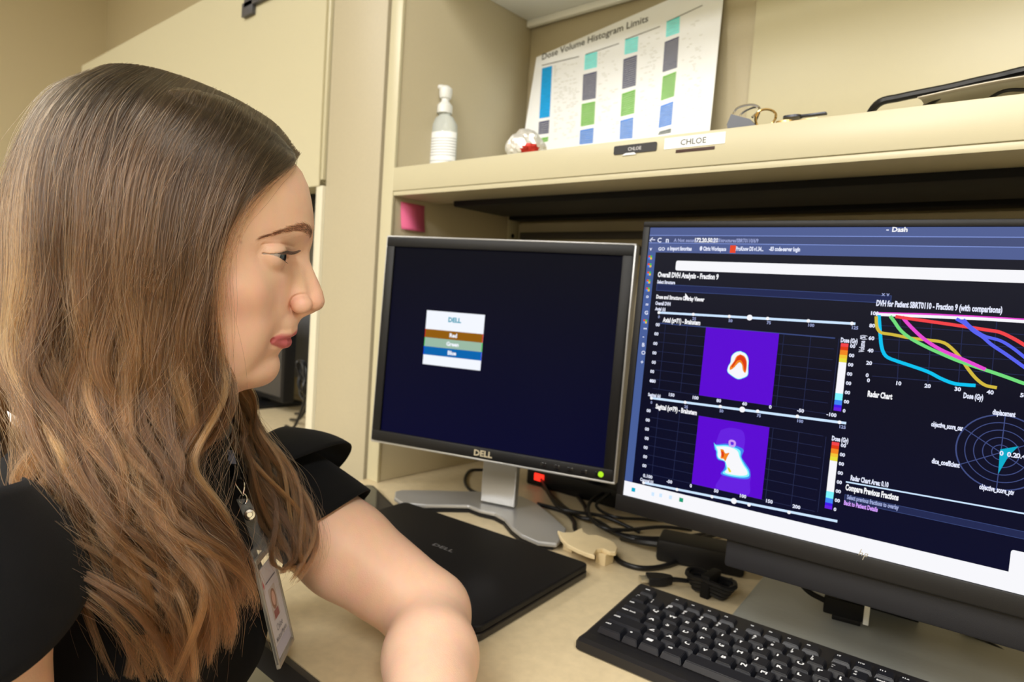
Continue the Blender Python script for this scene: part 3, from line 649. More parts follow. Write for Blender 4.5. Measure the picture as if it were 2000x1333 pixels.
# sagittal plot
slider(Z3, 205, 149, 1696, 342, 900, 237, [(205, 149, '0'), (463, 182, '25'), (732, 214, '50'), (1018, 250, '75'), (1322, 290, '100'), (1645, 335, '125')])
txt(*Z3(178, 132), 'Sagittal (x)', .005, 'txt', wpx(Z3(178, 130), Z3(274, 136)), .045)
txt(*Z3(236, 228), 'Sagittal (x=79) - Brainstem', .0072, 'white', wpx(Z3(236, 226), Z3(552, 256)), .045)
for x, y in ((183, 246), (176, 318), (170, 387), (168, 458), (160, 528), (156, 598), (150, 667)): txt(*Z3(x-16, y+8), '00', .0048, 'txt', None, .04)
txt(*Z3(140, 752), '0.100', .005, 'txt', None, .04); txt(*Z3(118, 782), 'Coronal (y)', .005, 'txt', wpx(Z3(118, 780), Z3(218, 790)), .045)
a0, a1, b0, b1 = S(*Z3(560, 290)), S(*Z3(1102, 366)), S(*Z3(516, 818)), S(*Z3(1056, 916))
qx0 = (a0[0]+b0[0])/2; qx1 = (a1[0]+b1[0])/2; qz1 = (a0[1]+a1[1])/2; qz0 = (b0[1]+b1[1])/2
gx0 = S(*Z3(205, 260))[0]; gx1 = S(*Z3(1520, 440))[0]
for k in range(8): z = qz1-(qz1-qz0)*k/7; rect(gx0, z-.0003, gx1, z+.0003, 'grid', 1.5)
for k in range(8): x = qx0-.046+(qx1-qx0)*k*.335; rect(x-.0003, qz0, x+.0003, qz1, 'grid', 1.5)
rect(qx0, qz0, qx1, qz1, 'purple', 2)
blob(Z3, [(735, 395), (790, 378), (850, 382), (900, 400), (920, 450), (915, 520), (895, 560), (760, 530), (700, 510), (712, 450)], 'pur2', 2.3)
blob(Z3, [(760, 720), (950, 740), (958, 800), (950, 890), (850, 878), (700, 840), (725, 770)], 'pur2', 2.3)
blob(Z3, [(680, 488), (700, 505), (790, 500), (905, 540), (895, 600), (925, 650), (958, 705), (952, 765), (860, 765), (740, 735), (755, 700), (768, 670), (760, 635), (715, 622), (700, 590), (698, 555), (688, 540)], 'icon_b', 2.6)
blob(Z3, [(684, 492), (705, 510), (790, 512), (880, 548), (888, 600), (915, 655), (948, 708), (945, 752), (860, 755), (752, 728), (775, 695), (772, 665), (765, 635), (720, 616), (706, 590), (705, 560), (695, 538)], 'cy2', 2.9)
blob(Z3, [(700, 520), (790, 522), (860, 552), (880, 605), (905, 658), (938, 712), (930, 740), (860, 742), (770, 722), (785, 690), (778, 655), (765, 630), (722, 608), (712, 585), (713, 555)], 'white', 3.1)
blob(Z3, [(732, 540), (755, 545), (770, 572), (800, 570), (785, 600), (770, 632), (758, 615), (735, 610), (738, 580)], 'org', 3.5)
blob(Z3, [(740, 555), (755, 560), (760, 585), (752, 605), (742, 590)], 'hot', 3.7); blob(Z3, [(785, 680), (800, 685), (815, 712), (800, 716)], 'ylw2', 3.6)
line_px([Z3(806, 520), Z3(804, 482), Z3(825, 477), Z3(843, 490), Z3(838, 515), Z3(815, 520)], 'pink', .0022, 4)
for x, y, g in ((338, 788, '-50'), (515, 823, '0'), (700, 860, '50'), (893, 898, '100'), (1093, 938, '150'), (1302, 980, '200')): txt(*Z3(x-18, y+8), g, .0048, 'txt', None, .04)
colorbar(Z3, (1580, 482), (1638, 490), Z3, (1536, 996), (1592, 1004), 8); txt(*Z3(1584, 472), 'Dose (Gy)', .0062, 'txt', wpx(Z3(1584, 470), Z3(1712, 482)), .045)
slider(Z3, 145, 798, 1628, 1094, 836, 938, [(145, 798, ' '), (400, 850, ' '), (668, 905, ' '), (952, 968, ' '), (1258, 1025, ' ')])
# volume histogram
txt(*Z2(286, 676), 'DVH for Patient SBRT0110 - Fraction 9 (with comparisons)', .0075, 'txt', wpx(Z2(286, 670), Z2(1283, 712)), .045)
for k, (x, y) in enumerate(((262, 740), (256, 838), (250, 937), (243, 1034), (232, 1132), (228, 1230))): txt(*Z2(x-24, y+8), str(100-20*k), .0048, 'txt', None, .04)
txt(*Z2(190, 1045), 'Volume (%)', .0062, 'txt', wpx(Z2(170, 1045), Z2(185, 910)), .03, rot=1)
for (p, q) in (((285, 830), (1454, 905)), ((270, 935), (1454, 1010)), ((262, 1035), (1454, 1110)), ((258, 1132), (1454, 1225)), ((255, 1232), (1200, 1310)), ((478, 760), (455, 1270)), ((730, 770), (695, 1290)), ((975, 780), (935, 1310)), ((1240, 790), (1190, 1330))):
    line_px([Z2(*p), Z2(*q)], 'grid', .0007, 1.6)
line_px([Z2(285, 741), Z2(700, 752), Z2(1100, 772), Z2(1454, 794), Z2(1900, 822)], 'mag', .0034, 2.5)
line_px([Z2(285, 745), Z2(700, 762), Z2(1100, 780), Z2(1454, 802), Z2(1900, 830)], 'white', .0026, 4)
line_px([Z2(310, 750), Z2(312, 800), Z2(320, 900), Z2(328, 985), Z2(345, 1045), Z2(375, 1082), Z2(440, 1110), Z2(560, 1150), Z2(700, 1200), Z2(800, 1252), Z2(900, 1290), Z2(1000, 1302), Z2(1072, 1306)], 'cyan', .0030, 5)
line_px([Z2(288, 760), Z2(290, 820), Z2(300, 860), Z2(330, 890), Z2(420, 905), Z2(560, 932), Z2(700, 948), Z2(790, 960), Z2(850, 985), Z2(920, 1050), Z2(975, 1120), Z2(1020, 1185), Z2(1080, 1255), Z2(1150, 1305), Z2(1240, 1324)], 'yel', .0027, 5.3)
line_px([Z2(398, 758), Z2(430, 800), Z2(480, 870), Z2(560, 935), Z2(680, 1000), Z2(800, 1055), Z2(930, 1110), Z2(1060, 1155), Z2(1200, 1200), Z2(1330, 1245), Z2(1454, 1290), Z2(1600, 1330)], 'grn', .0029, 5.6)
line_px([Z2(492, 762), Z2(540, 820), Z2(620, 900), Z2(700, 965), Z2(800, 1025), Z2(900, 1070), Z2(1000, 1112), Z2(1150, 1180)], 'mag', .0030, 5.9)
line_px([Z2(440, 762), Z2(560, 780), Z2(760, 808), Z2(980, 840), Z2(1160, 868), Z2(1260, 885), Z2(1360, 930), Z2(1454, 985), Z2(1600, 1080)], 'red', .0029, 6.2)
line_px([Z2(920, 780), Z2(990, 820), Z2(1060, 880), Z2(1130, 925), Z2(1200, 985), Z2(1320, 1065), Z2(1454, 1160), Z2(1600, 1260)], 'blue', .0028, 6.5)
line_px([Z2(975, 785), Z2(1040, 850), Z2(1140, 915), Z2(1260, 950), Z2(1350, 1000), Z2(1454, 1080), Z2(1600, 1200)], 'blue', .0026, 6.8)
for x, y, g in ((232, 1270, '0'), (455, 1292, '10'), (685, 1313, '20')): txt(*Z2(x-18, y+8), g, .0048, 'txt', None, .04)
for x, y, g in ((808, 68, '30'), (1014, 88, '40'), (1225, 108, '50')): txt(*Z4(x-16, y+8), g, .0048, 'txt', None, .04)
txt(*Z4(848, 122), 'Dose (Gy)', .0066, 'txt', wpx(Z4(848, 120), Z4(975, 130)), .045)
txt(*Z4(240, 112), 'Radar Chart', .0075, 'white', wpx(Z4(240, 110), Z4(398, 124)), .045)
# radar chart
cc_ = S(*Z4(1088, 470)); Rr = (cc_[1]-S(*Z4(1072, 703))[1])
Rl = cc_[0]-S(*Z4(798, 450))[0]; Rr = (Rr+Rl)/2
for k in range(1, 6):
    R_ = Rr*k/5; strip(m, [(cc_[0]+R_*math.cos(a), cc_[1]+R_*math.sin(a)) for a in np.linspace(0, 2*math.pi, 49)], .0011 if k == 5 else .0007, lay(2), pi['ring'])
for k in range(6):
    a = math.radians(90+60*k); strip(m, [(cc_[0], cc_[1]), (cc_[0]+Rr*.5*math.cos(a), cc_[1]+Rr*.5*math.sin(a)), (cc_[0]+Rr*math.cos(a), cc_[1]+Rr*math.sin(a))], .0007, lay(2), pi['ring'])
poly_px([Z4(1084, 450), Z4(1202, 430), Z4(1140, 488), Z4(1072, 605), Z4(1080, 480)], 'teal', 3)
for x, y, g in ((1078, 486, '0'), (1126, 494, '0.2'), (1184, 502, '0.4')): txt(*Z4(x, y), g, .0055, 'txt', None, .04)
for (p, q, g) in (((1034, 226), (1180, 240), 'displacement'), ((645, 302), (848, 322), 'objective_score_oar'), ((648, 536), (826, 556), 'dice_coefficient'), ((950, 700), (1172, 734), 'objective_score_ptv')):
    txt(*Z4(*p), g, .0062, 'txt', wpx(Z4(*p), Z4(*q)), .045)
txt(*Z4(132, 644), 'Radar Chart Area: 0.10', .0066, 'txt', wpx(Z4(132, 640), Z4(374, 676)), .045)
line_px([Z4(104, 656), Z4(1500, 905)], 'slider', .0013, 3)
txt(*Z4(100, 706), 'Compare Previous Fractions', .0078, 'white', wpx(Z4(100, 700), Z4(438, 756)), .045)
a = S(*Z4(97, 735)); b = S(*Z4(97, 780)); rect(a[0], b[1], .50, a[1], 'fieldl', 1.5); rect(a[0]+.0005, b[1]+.0005, .499, a[1]-.0005, 'field', 2)
txt(*Z4(110, 764), 'Select previous fractions to overlay', .0058, 'txt2', wpx(Z4(110, 762), Z4(440, 815)), .045)
txt(*Z4(90, 800), 'Back to Patient Details', .0058, 'pink', wpx(Z4(90, 796), Z4(306, 832)), .045)
a = S(*Z4(1155, 1076)); pane(m, [tuple(p) for p in rrect(.06, .030, .002, 3, a[0]+.03, AZ0+.0165+.004)], lay(3), pi['white'])
# pointer and task bar marks
a = S(*Z1(465, 600)); pane(m, [(a[0], a[1]), (a[0]+.0052, a[1]-.0055), (a[0]+.002, a[1]-.0062), (a[0]+.0003, a[1]-.0085)], lay(7), pi['white'])
for x, y, c_ in ((66, 852, 'teal'), (432, 930, 'gtask')):
    a = S(*Z3(x, y)); rect(a[0]-.0022, a[1]-.0022, a[0]+.0022, a[1]+.0022, c_, 3)
for x, y in ((215, 885), (275, 895), (350, 910)): a = S(*Z3(x, y)); rect(a[0]-.0016, a[1]-.002, a[0]+.0016, a[1]+.002, 'slider', 3)
# keep the page inside the panel: clamp anything past the edge
m.v = [(min(max(p[0], 0), AX1), p[1], min(max(p[2], AZ0), AZ1)) for p in m.v]
m.build('screen_page', PM, Hh)
a = hm(1685, 1086)
m = MB()
def hp(x, z): return (a[0]+x+z*.28, -.0016, a[1]+z)
for pts in ([(-.0035, 0), (-.0035, .0062), (-.0028, .0062), (-.0028, 0)], [(-.0012, 0), (-.0012, .0028), (-.0005, .0028), (-.0005, 0)], [(-.0030, .0026), (-.0008, .0026), (-.0008, .0032), (-.0030, .0032)],
            [(.0010, -.0035), (.0010, .0032), (.0017, .0032), (.0017, -.0035)], [(.0016, .0026), (.0036, .0026), (.0036, .0032), (.0016, .0032)], [(.0030, .0002), (.0030, .0030), (.0037, .0030), (.0037, .0002)], [(.0016, 0), (.0036, 0), (.0036, .0006), (.0016, .0006)]):
    m.add([hp(*p) for p in pts], [(0, 1, 2, 3)])
m.build('logo', CHROME, Hh)
# stand
MHi = MH.inverted()
P = [onz(*p, DESK+.010) for p in ((1497, 1118), (1425, 1205))]
d0 = (P[0]-P[1]); d0 /= np.linalg.norm(d0); e0 = np.array((d0[1], -d0[0], 0))
xl, yl = np.array(P[1][:2]), None
q0 = P[1]; q1 = q0+d0*.205; q2 = q1+e0*.31; q3 = q0+e0*.31
m = MB(); m.prism([q[:2] for q in (q0, q3, q2, q1)], DESK+.0005, DESK+.010); m.v = [tuple(MHi @ Vector(p)) for p in m.v]; o = m.build('stand_base', STEELB, Hh)
b_ = o.modifiers.new('b', 'BEVEL'); b_.width = .002; b_.segments = 2
c0 = q0+e0*.135+d0*.155
m = MB(); w_, h_ = e0, d0
pts = [c0-w_*.035-h_*.010, c0+w_*.045-h_*.010, c0+w_*.045+h_*.012, c0-w_*.035+h_*.012]
top = np.array(MH)[:3, 3]+np.array(MH)[:3, 0]*.265+np.array(MH)[:3, 2]*.12+np.array(MH)[:3, 1]*.062
vs = [(p[0], p[1], DESK+.0095) for p in pts]+[(p[0]-c0[0]+top[0], p[1]-c0[1]+top[1]+.012, top[2]) for p in pts]
m.add(vs, [(3, 2, 1, 0), (4, 5, 6, 7)]+[(i, (i+1) % 4, (i+1) % 4+4, i+4) for i in range(4)]); m.v = [tuple(MHi @ Vector(p)) for p in m.v]; m.build('neck', BLACKP, Hh)

# ------------------------------------------------------------------ things on the desk
# laptop
L0, L1, L2 = onz(1152, 1100, DESK+.019), onz(972, 1243, DESK+.019), onz(792, 979, DESK+.019)
ex = L0-L2; wl = np.linalg.norm(ex); ex /= wl; ey = np.array((-ex[1], ex[0], 0)); dl = np.linalg.norm(L1-L0)
ML = frame((*(L2-ey*dl)[:2], DESK), ex, ey, (0, 0, 1))
t = thing('laptop', 'closed black laptop lying on the desk beside the elbow', 'laptop', ML)
m = MB(); m.prism(rrect(wl, dl, .009, 5, wl/2, dl/2), .0015, .0095); o = m.build('base', mat('laptop_base', (.016, .013, .011), .35), t); b_ = o.modifiers.new('b', 'BEVEL'); b_.width = .0015; b_.segments = 2
m = MB(); m.prism(rrect(wl-.001, dl-.001, .009, 5, wl/2, dl/2), .0102, .0185); o = m.build('lid', mat('laptop_lid', (.0045, .0045, .006), .5, spec=.25, bump=.2, bscale=3000), t); b_ = o.modifiers.new('b', 'BEVEL'); b_.width = .0022; b_.segments = 3
m = MB(); m.prism(rrect(wl-.006, dl-.008, .006, 4, wl/2, dl/2), .0092, .0104); m.build('gap_seal', BLACKM, t)
lc = np.array(ML.inverted())@np.array([*onz(862, 1072, DESK+.0187), 1])
m = MB(); add_text(m, 'DELL', .011, lambda a, b: (lc[0]+a*1.5, lc[1]+b, .0188), 0, 'CENTER', .01); m.build('logo', mat('lid_logo', (.30, .30, .32), .3, metal=.5), t)
for sx in (.02, wl-.02):
    for sy in (.02, dl-.02):
        m = MB(); m.rbox(sx-.012, sy-.004, 0, sx+.012, sy+.004, .002, .0006); m.build('foot', BLACKM, t)

# phone
c = onz(716, 978, DESK+.008)
t = thing('phone', 'black phone lying on the desk behind the shoulder', 'phone', zrot((c[0]-.01, c[1]+.002, DESK), -.35))
m = MB(); m.prism(rrect(.145, .072, .010, 5), .0003, .0078); m.build('case', BLACKP, t)
m = MB(); m.prism(rrect(.138, .066, .008, 5), .0078, .0083); m.build('screen', mat('phone_glass', (.02, .02, .022), .08), t)

# keyboard
KA = .085
K0 = onz(1125, 1247, DESK+.013)
KW, KD = .437, .153
kt = math.atan2(.010, KD)
MK = zrot((K0[0], K0[1], DESK), KA)
t = thing('keyboard', 'black full-size keyboard with white letters on the desk', 'keyboard', MK)
m = MB()
pr = [(0, .002), (0, .0115), (.006, .0135), (.020, .0132), (KD-.016, .0232), (KD-.004, .0245), (KD, .022), (KD-.002, .006), (KD-.01, .002)]
n = len(pr); vs = []
for x, s_ in ((0, .0015), (.0025, 0), (KW-.0025, 0), (KW, .0015)):
    cy_ = KD/2; vs += [(x, cy_+(y-cy_)*(1-s_*8), z-s_*(1 if z > .01 else -.5)) for y, z in pr]
m.add(vs, [(k*n+i, k*n+(i+1) % n, (k+1)*n+(i+1) % n, (k+1)*n+i) for k in range(3) for i in range(n)]+[tuple(range(n)), tuple(range(4*n-1, 3*n-1, -1))])
KBM = mat('keyboard_case', (.012, .0115, .013), .38, spec=.4, bump=.15, bscale=2500)
m.build('case', KBM, t)
for sx in (.03, KW-.06):
    m = MB(); m.rbox(sx, KD-.02, 0, sx+.03, KD-.01, .008, .001); m.build('foot', BLACKM, t); m = MB(); m.rbox(sx, .01, 0, sx+.03, .02, .003, .001); m.build('foot', BLACKM, t)
PK = .0190
rows = [
 (.1315, .0135, [(0, 1, 'esc')]+[(2+i, 1, 'f%d' % (i+1)) for i in range(4)]+[(6.5+i, 1, 'f%d' % (i+5)) for i in range(4)]+[(11+i, 1, 'f%d' % (i+9)) for i in range(4)]+[(15.35+i, 1, s) for i, s in enumerate(('prt', 'scr', 'brk'))]),
 (.1085, .0165, [(i, 1, s) for i, s in enumerate(('`~', '1!', '2@', '3#', '4$', '5%', '6^', '7&', '8*', '9(', '0)', '-_', '=+'))]+[(13, 2, 'backspace')]+[(15.35+i, 1, s) for i, s in enumerate(('ins', 'home', 'pgup'))]),
 (.0897, .0165, [(0, 1.5, 'tab')]+[(1.5+i, 1, s) for i, s in enumerate('QWERTYUIOP[]')]+[(13.5, 1.5, '\\')]+[(15.35+i, 1, s) for i, s in enumerate(('del', 'end', 'pgdn'))]),
 (.0709, .0165, [(0, 1.75, 'caps lock')]+[(1.75+i, 1, s) for i, s in enumerate("ASDFGHJKL;'")]+[(12.75, 2.25, 'enter')]),
 (.0521, .0165, [(0, 2.25, 'shift')]+[(2.25+i, 1, s) for i, s in enumerate('ZXCVBNM,./')]+[(12.25, 2.75, 'shift')]+[(16.35, 1, '^')]),
 (.0333, .0165, [(0, 1.5, 'ctrl'), (1.5, 1.0, '\u2022'), (2.5, 1.25, '\u25a0'), (3.75, 1.25, 'alt'), (5.0, 6.0, ''), (11, 1.25, 'alt'), (12.25, 1.25, 'fn'), (13.5, 1.5, 'ctrl'), (15.35, 1, '<'), (16.35, 1, 'v'), (17.35, 1, '>')])]
KEYM = [mat('key_cap', (.009, .010, .015), .42, spec=.4, bump=.12, bscale=3000), mat('key_print', (.92, .94, .98), .5)]  # bluish cap colour includes the tint reflected from the screens
for yc, hd_, ks in rows:
    for x, wk, lab in ks:
        x0 = .0115+x*PK; x1 = x0+wk*PK-.0012; y0 = yc-hd_/2-.0022; y1 = yc+hd_/2
        zb_ = .0125+(yc/KD)*.0105; ht = .0072 if hd_ > .015 else .0052
        m = MB(); a_ = .0022
        vs = [(x0, y0, zb_), (x1, y0, zb_), (x1, y1, zb_), (x0, y1, zb_), (x0+a_, y0+.0024, zb_+ht-.0004), (x1-a_, y0+.0024, zb_+ht-.0004), (x1-a_, y1-.0012, zb_+ht+.0006), (x0+a_, y1-.0012, zb_+ht+.0006)]
        bm = bmesh.new(); bv = [bm.verts.new(v) for v in vs]
        for f in ((3, 2, 1, 0), (4, 5, 6, 7), (0, 1, 5, 4), (1, 2, 6, 5), (2, 3, 7, 6), (3, 0, 4, 7)): bm.faces.new([bv[i] for i in f])
        bmesh.ops.bevel(bm, geom=bm.edges[:], offset=.0007, segments=2, affect='EDGES'); bm.verts.index_update()
        m.add([v.co[:] for v in bm.verts], [tuple(v.index for v in f.verts) for f in bm.faces], 0, True); bm.free()
        if lab:
            one = len(lab) <= 2; sz_ = (.0082 if len(lab) == 1 else .0058) if one else .0044
            if lab[0] == 'f' and len(lab) <= 3: sz_ = .0046
            z_ = zb_+ht+.0003
            if len(lab) == 2 and lab[0] != 'f' or lab[:1] in "-=`1234567890" and len(lab) == 2:
                for k_, ch in enumerate((lab[0], lab[1])): add_text(m, ch, .0056, lambda a, b: (x0+a_+.0012+a, yc-.0045+k_*.0056+b, z_+.0002), 1, 'LEFT', .02)
            else: add_text(m, lab, sz_, lambda a, b: (x0+a_+.0014+a, yc+.0012-(0 if len(lab) > 1 else .0015)+b, z_+.0001), 1, 'LEFT', .035)
        m.build('key', KEYM, t)

# pale wooden notched stand by the laptop corner
zt_ = DESK+.022
out = [(1089, 1036), (1100, 1040), (1118, 1040), (1130, 1034), (1137, 1031), (1140, 1040), (1150, 1045), (1165, 1045), (1185, 1052), (1200, 1060), (1206, 1070), (1203, 1079), (1190, 1078), (1178, 1072), (1166, 1073), (1160, 1082), (1162, 1086), (1148, 1082), (1128, 1074), (1108, 1064), (1095, 1050)]
P = [onz(*p, zt_) for p in out]; cx_ = np.mean([p[:2] for p in P], 0)
t = thing('wooden_stand', 'small pale wooden notched stand at the laptop corner', 'stand', Matrix.Translation((cx_[0], cx_[1], DESK)))
m = MB(); m.prism([(p[0]-cx_[0], p[1]-cx_[1]) for p in P], .016, .022); o = m.build('top_plate', WOOD, t); b_ = o.modifiers.new('b', 'BEVEL'); b_.width = .0012; b_.segments = 2
d_ = np.array(P[11][:2])-np.array(P[0][:2]); L_ = np.linalg.norm(d_); d_ /= L_; q_ = np.array((-d_[1], d_[0]))
for s_ in (-.28, .28):
    c_ = d_*L_*s_; h = .010
    m = MB(); m.prism([tuple(c_+d_*a*.008+q_*b*h) for a, b in ((-1, -1), (1, -1), (1, 1), (-1, 1))], .0003, .016); m.build('leg', WOOD, t)

# power strip with red light, plugs and cables
c = onz(1030, 950, DESK)
t = thing('power_strip', 'black power strip with glowing red switch behind square monitor', 'power strip', zrot((-.80, .985, DESK), .05))
m = MB(); m.rbox(0, 0, 0, .26, .055, .034, .004); m.build('housing', BLACKP, t)
m = MB(); m.rbox(.02, -.0025, .012, .042, .0005, .026, .001); m.build('switch', emis('red_switch', (1, .03, .015), 1.6), t)
for k in range(3):
    m = MB(); m.rbox(.07+.06*k, .012, .034, .10+.06*k, .042, .058, .004); m.tube([(.085+.06*k, .027, .056), (.085+.06*k, .027, .075), (.09+.06*k, .06, .078)], .0045, 8); m.build('plug', BLACKM, t)
c = onz(1425, 1105, DESK)
t = thing('power_adapter', 'black power adapter block on desk under the wide monitor', 'adapter', zrot((-.425, .868, DESK), .35))
m = MB(); m.rbox(-.02, -.02, 0, .10, .035, .032, .005); m.build('housing', BLACKP, t)
m = MB(); m.tube([(-.02, .01, .015), (-.05, .012, .012), (-.08, .03, .005)], [.006, .004], 8); m.build('strain_relief', RUBBER, t)
t = thing('cable_bundle', 'dark bunched cable coil just above the keyboard corner', 'cable', Matrix.Translation((-.335, .80, DESK)))
m = MB()
for k in range(4):
    rr = .020+.003*k; m.tube([(rr*math.cos(a)*1.1, rr*.55*math.sin(a), .006+.005*k+.002*math.sin(3*a)) for a in np.linspace(0, 6.28, 12)], .0032, 7)
m.build('coil', RUBBER, t)
m = MB(); m.rbox(-.006, -.018, 0, .006, .018, .030, .002); m.build('tie', BLACKM, t)

def cable(pts, rr, lab, grp='cables on the desk', lift=0, name='cable', mt=None):
    P = []
    for i, p in enumerate(pts):
        zz = DESK+rr+.0004+(p[2] if len(p) > 2 else 0)+lift*math.sin(math.pi*i/(len(pts)-1)); P.append(onz(p[0], p[1], zz))
    mb = MB(); mb.tube(P, rr, 9); o = mb.build(name, mt or RUBBER); return tag(o, lab, 'cable', grp)
cable([(945, 918), (918, 920), (908, 938), (916, 955), (935, 964), (975, 966)], .0028, 'thin black cable looping left of the silver monitor neck')
cable([(1090, 930), (1115, 955), (1140, 985), (1150, 1010), (1185, 1035), (1240, 1050), (1310, 1052), (1375, 1044), (1420, 1036)], .0034, 'black cable running from monitor foot to wide monitor, highest loop')
cable([(1060, 950), (1095, 985), (1130, 1010), (1165, 1018), (1210, 1045), (1260, 1058), (1330, 1058), (1395, 1046), (1470, 1030, .01)], .0034, 'black cable just below the highest loop, right of silver foot', lift=.009)
cable([(1240, 955, .02), (1190, 960, .012), (1155, 978, .004), (1150, 1005), (1175, 1030), (1220, 1036), (1290, 1030), (1350, 1035)], .0030, 'black cable dropping behind the wide monitor and curling back', lift=.017)
cable([(1050, 985), (1100, 1000), (1120, 1018), (1123, 1034), (1132, 1046)], .0036, 'short black cable end hooked behind the wooden stand')
cable([(1198, 1084), (1215, 1100), (1250, 1110), (1290, 1108), (1330, 1094), (1360, 1070), (1382, 1052)], .0036, 'black cable loop lying right of the wooden stand')
cable([(1245, 925, .045), (1215, 950, .02), (1180, 972, .01), (1165, 990), (1200, 1010), (1260, 1015), (1320, 1020)], .0026, 'thin black cable nearest the lower edge of square monitor', lift=.012)
cable([(1050, 920, .01), (1066, 955, .004), (1090, 990), (1120, 1000), (1180, 1010), (1250, 1040)], .0030, 'black cable coming from the power strip toward wooden stand', lift=.020)
cable([(1880, 1225, .012), (1930, 1258, .004), (1985, 1290), (2040, 1315), (2100, 1330)], .0042, 'thick black cable leaving the steel base at lower right')
# video plug
p0, p1 = onz(1250, 1132, DESK+.008), onz(1330, 1134, DESK+.008); d_ = (p1-p0); d_ /= np.linalg.norm(d_); s_ = np.array((-d_[1], d_[0], 0))
t = thing('video_plug', 'loose black video plug with silver tip above the keyboard', 'plug', frame((p0[0], p0[1], DESK+.0085), d_, s_, (0, 0, 1)))
m = MB(); m.rbox(0, -.0068, -.0022, .0115, .0068, .0022, .0004); m.build('tip', mat('plug_tip', (.60, .55, .42), .3, metal=.8), t)
m = MB(); m.prism([(.010, -.0102), (.024, -.0102), (.032, -.0088), (.040, -.005), (.043, -.0035), (.043, .0035), (.040, .005), (.032, .0088), (.024, .0102), (.010, .0102)], -.0055, .0055); o = m.build('shell', BLACKP, t); b_ = o.modifiers.new('b', 'BEVEL'); b_.width = .0014; b_.segments = 2
m = MB(); m.tube([(.042, 0, 0), (.05, 0, 0), (.062, 0, -.001), (.075, .001, -.002)], [.0036, .0030, .0028], 9); m.tube([(.07, .001, -.002), (.10, .004, -.003), (.13, .012, -.003)], .0024, 8); m.build('cable', RUBBER, t)
m = MB(); q = onz(1665, 1185, DESK+.03)
t = thing('video_connector', 'black connector with white tip under the wide monitor', 'plug', zrot((q[0], q[1], DESK+.012), .2))
m = MB(); m.rbox(-.03, -.007, .004, .012, .007, .024, .002); m.tube([(-.028, 0, .016), (-.05, .004, .022), (-.075, .02, .04)], .0034, 8); m.build('shell', BLACKM, t)
m = MB(); m.rbox(.012, -.006, .002, .018, .006, .026, .001); m.build('tip', WHITEPL, t)
m = MB(); m.rbox(-.02, -.005, -.0018, .01, .005, .0045, .001); m.build('clip', BLACKM, t)

# ------------------------------------------------------------------ the person
HA = math.radians(59)
PN = ond(635, 588, .55)                                   # tip of the nose
hS = np.array([math.cos(HA), math.sin(HA), 0]); hT = np.array([math.sin(HA), -math.cos(HA), 0]); hZ = np.array([0, 0, 1.])
def W3(p):
    """head frame in mm (forward, right-hand side, up) -> world"""
    p = np.asarray(p, float)/1000; return PN+p[..., 0:1]*hS+p[..., 1:2]*hT+p[..., 2:3]*hZ
def L3(P): d = (np.asarray(P)-PN)*1000; return np.stack([d@hS, d@hT, d@hZ], -1)
def pxT(px, py, t):
    """point on the vertical plane t mm towards her right-hand side, in the head frame"""
    r = ray(px, py); P0 = PN+hT*t/1000; k = (hT@(P0-CAM))/(hT@r); return L3(CAM+r*k)

def smin(a, b, k):
    h = np.clip(.5+.5*(b-a)/k, 0, 1); return b+(a-b)*h-k*h*(1-h)
def smax(a, b, k): return -smin(-a, -b, k)
def ell(X, c, r, R=None):
    d = [X[i]-c[i] for i in range(3)]
    if R is not None: d = [sum(R[j][i]*d[i] for i in range(3)) for j in range(3)]
    k0 = np.sqrt(sum((d[i]/r[i])**2 for i in range(3))); k1 = np.sqrt(sum((d[i]/r[i]**2)**2 for i in range(3)))+1e-9
    return k0*(k0-1)/k1
def cap(X, a, b, ra, rb):
    ab = [b[i]-a[i] for i in range(3)]; L2 = sum(q*q for q in ab)+1e-9
    h = np.clip(sum((X[i]-a[i])*ab[i] for i in range(3))/L2, 0, 1)
    return np.sqrt(sum((X[i]-a[i]-ab[i]*h)**2 for i in range(3)))-(ra+(rb-ra)*h)
def rotax(axis, deg):
    return [list(r) for r in Matrix.Rotation(math.radians(deg), 3, axis)]

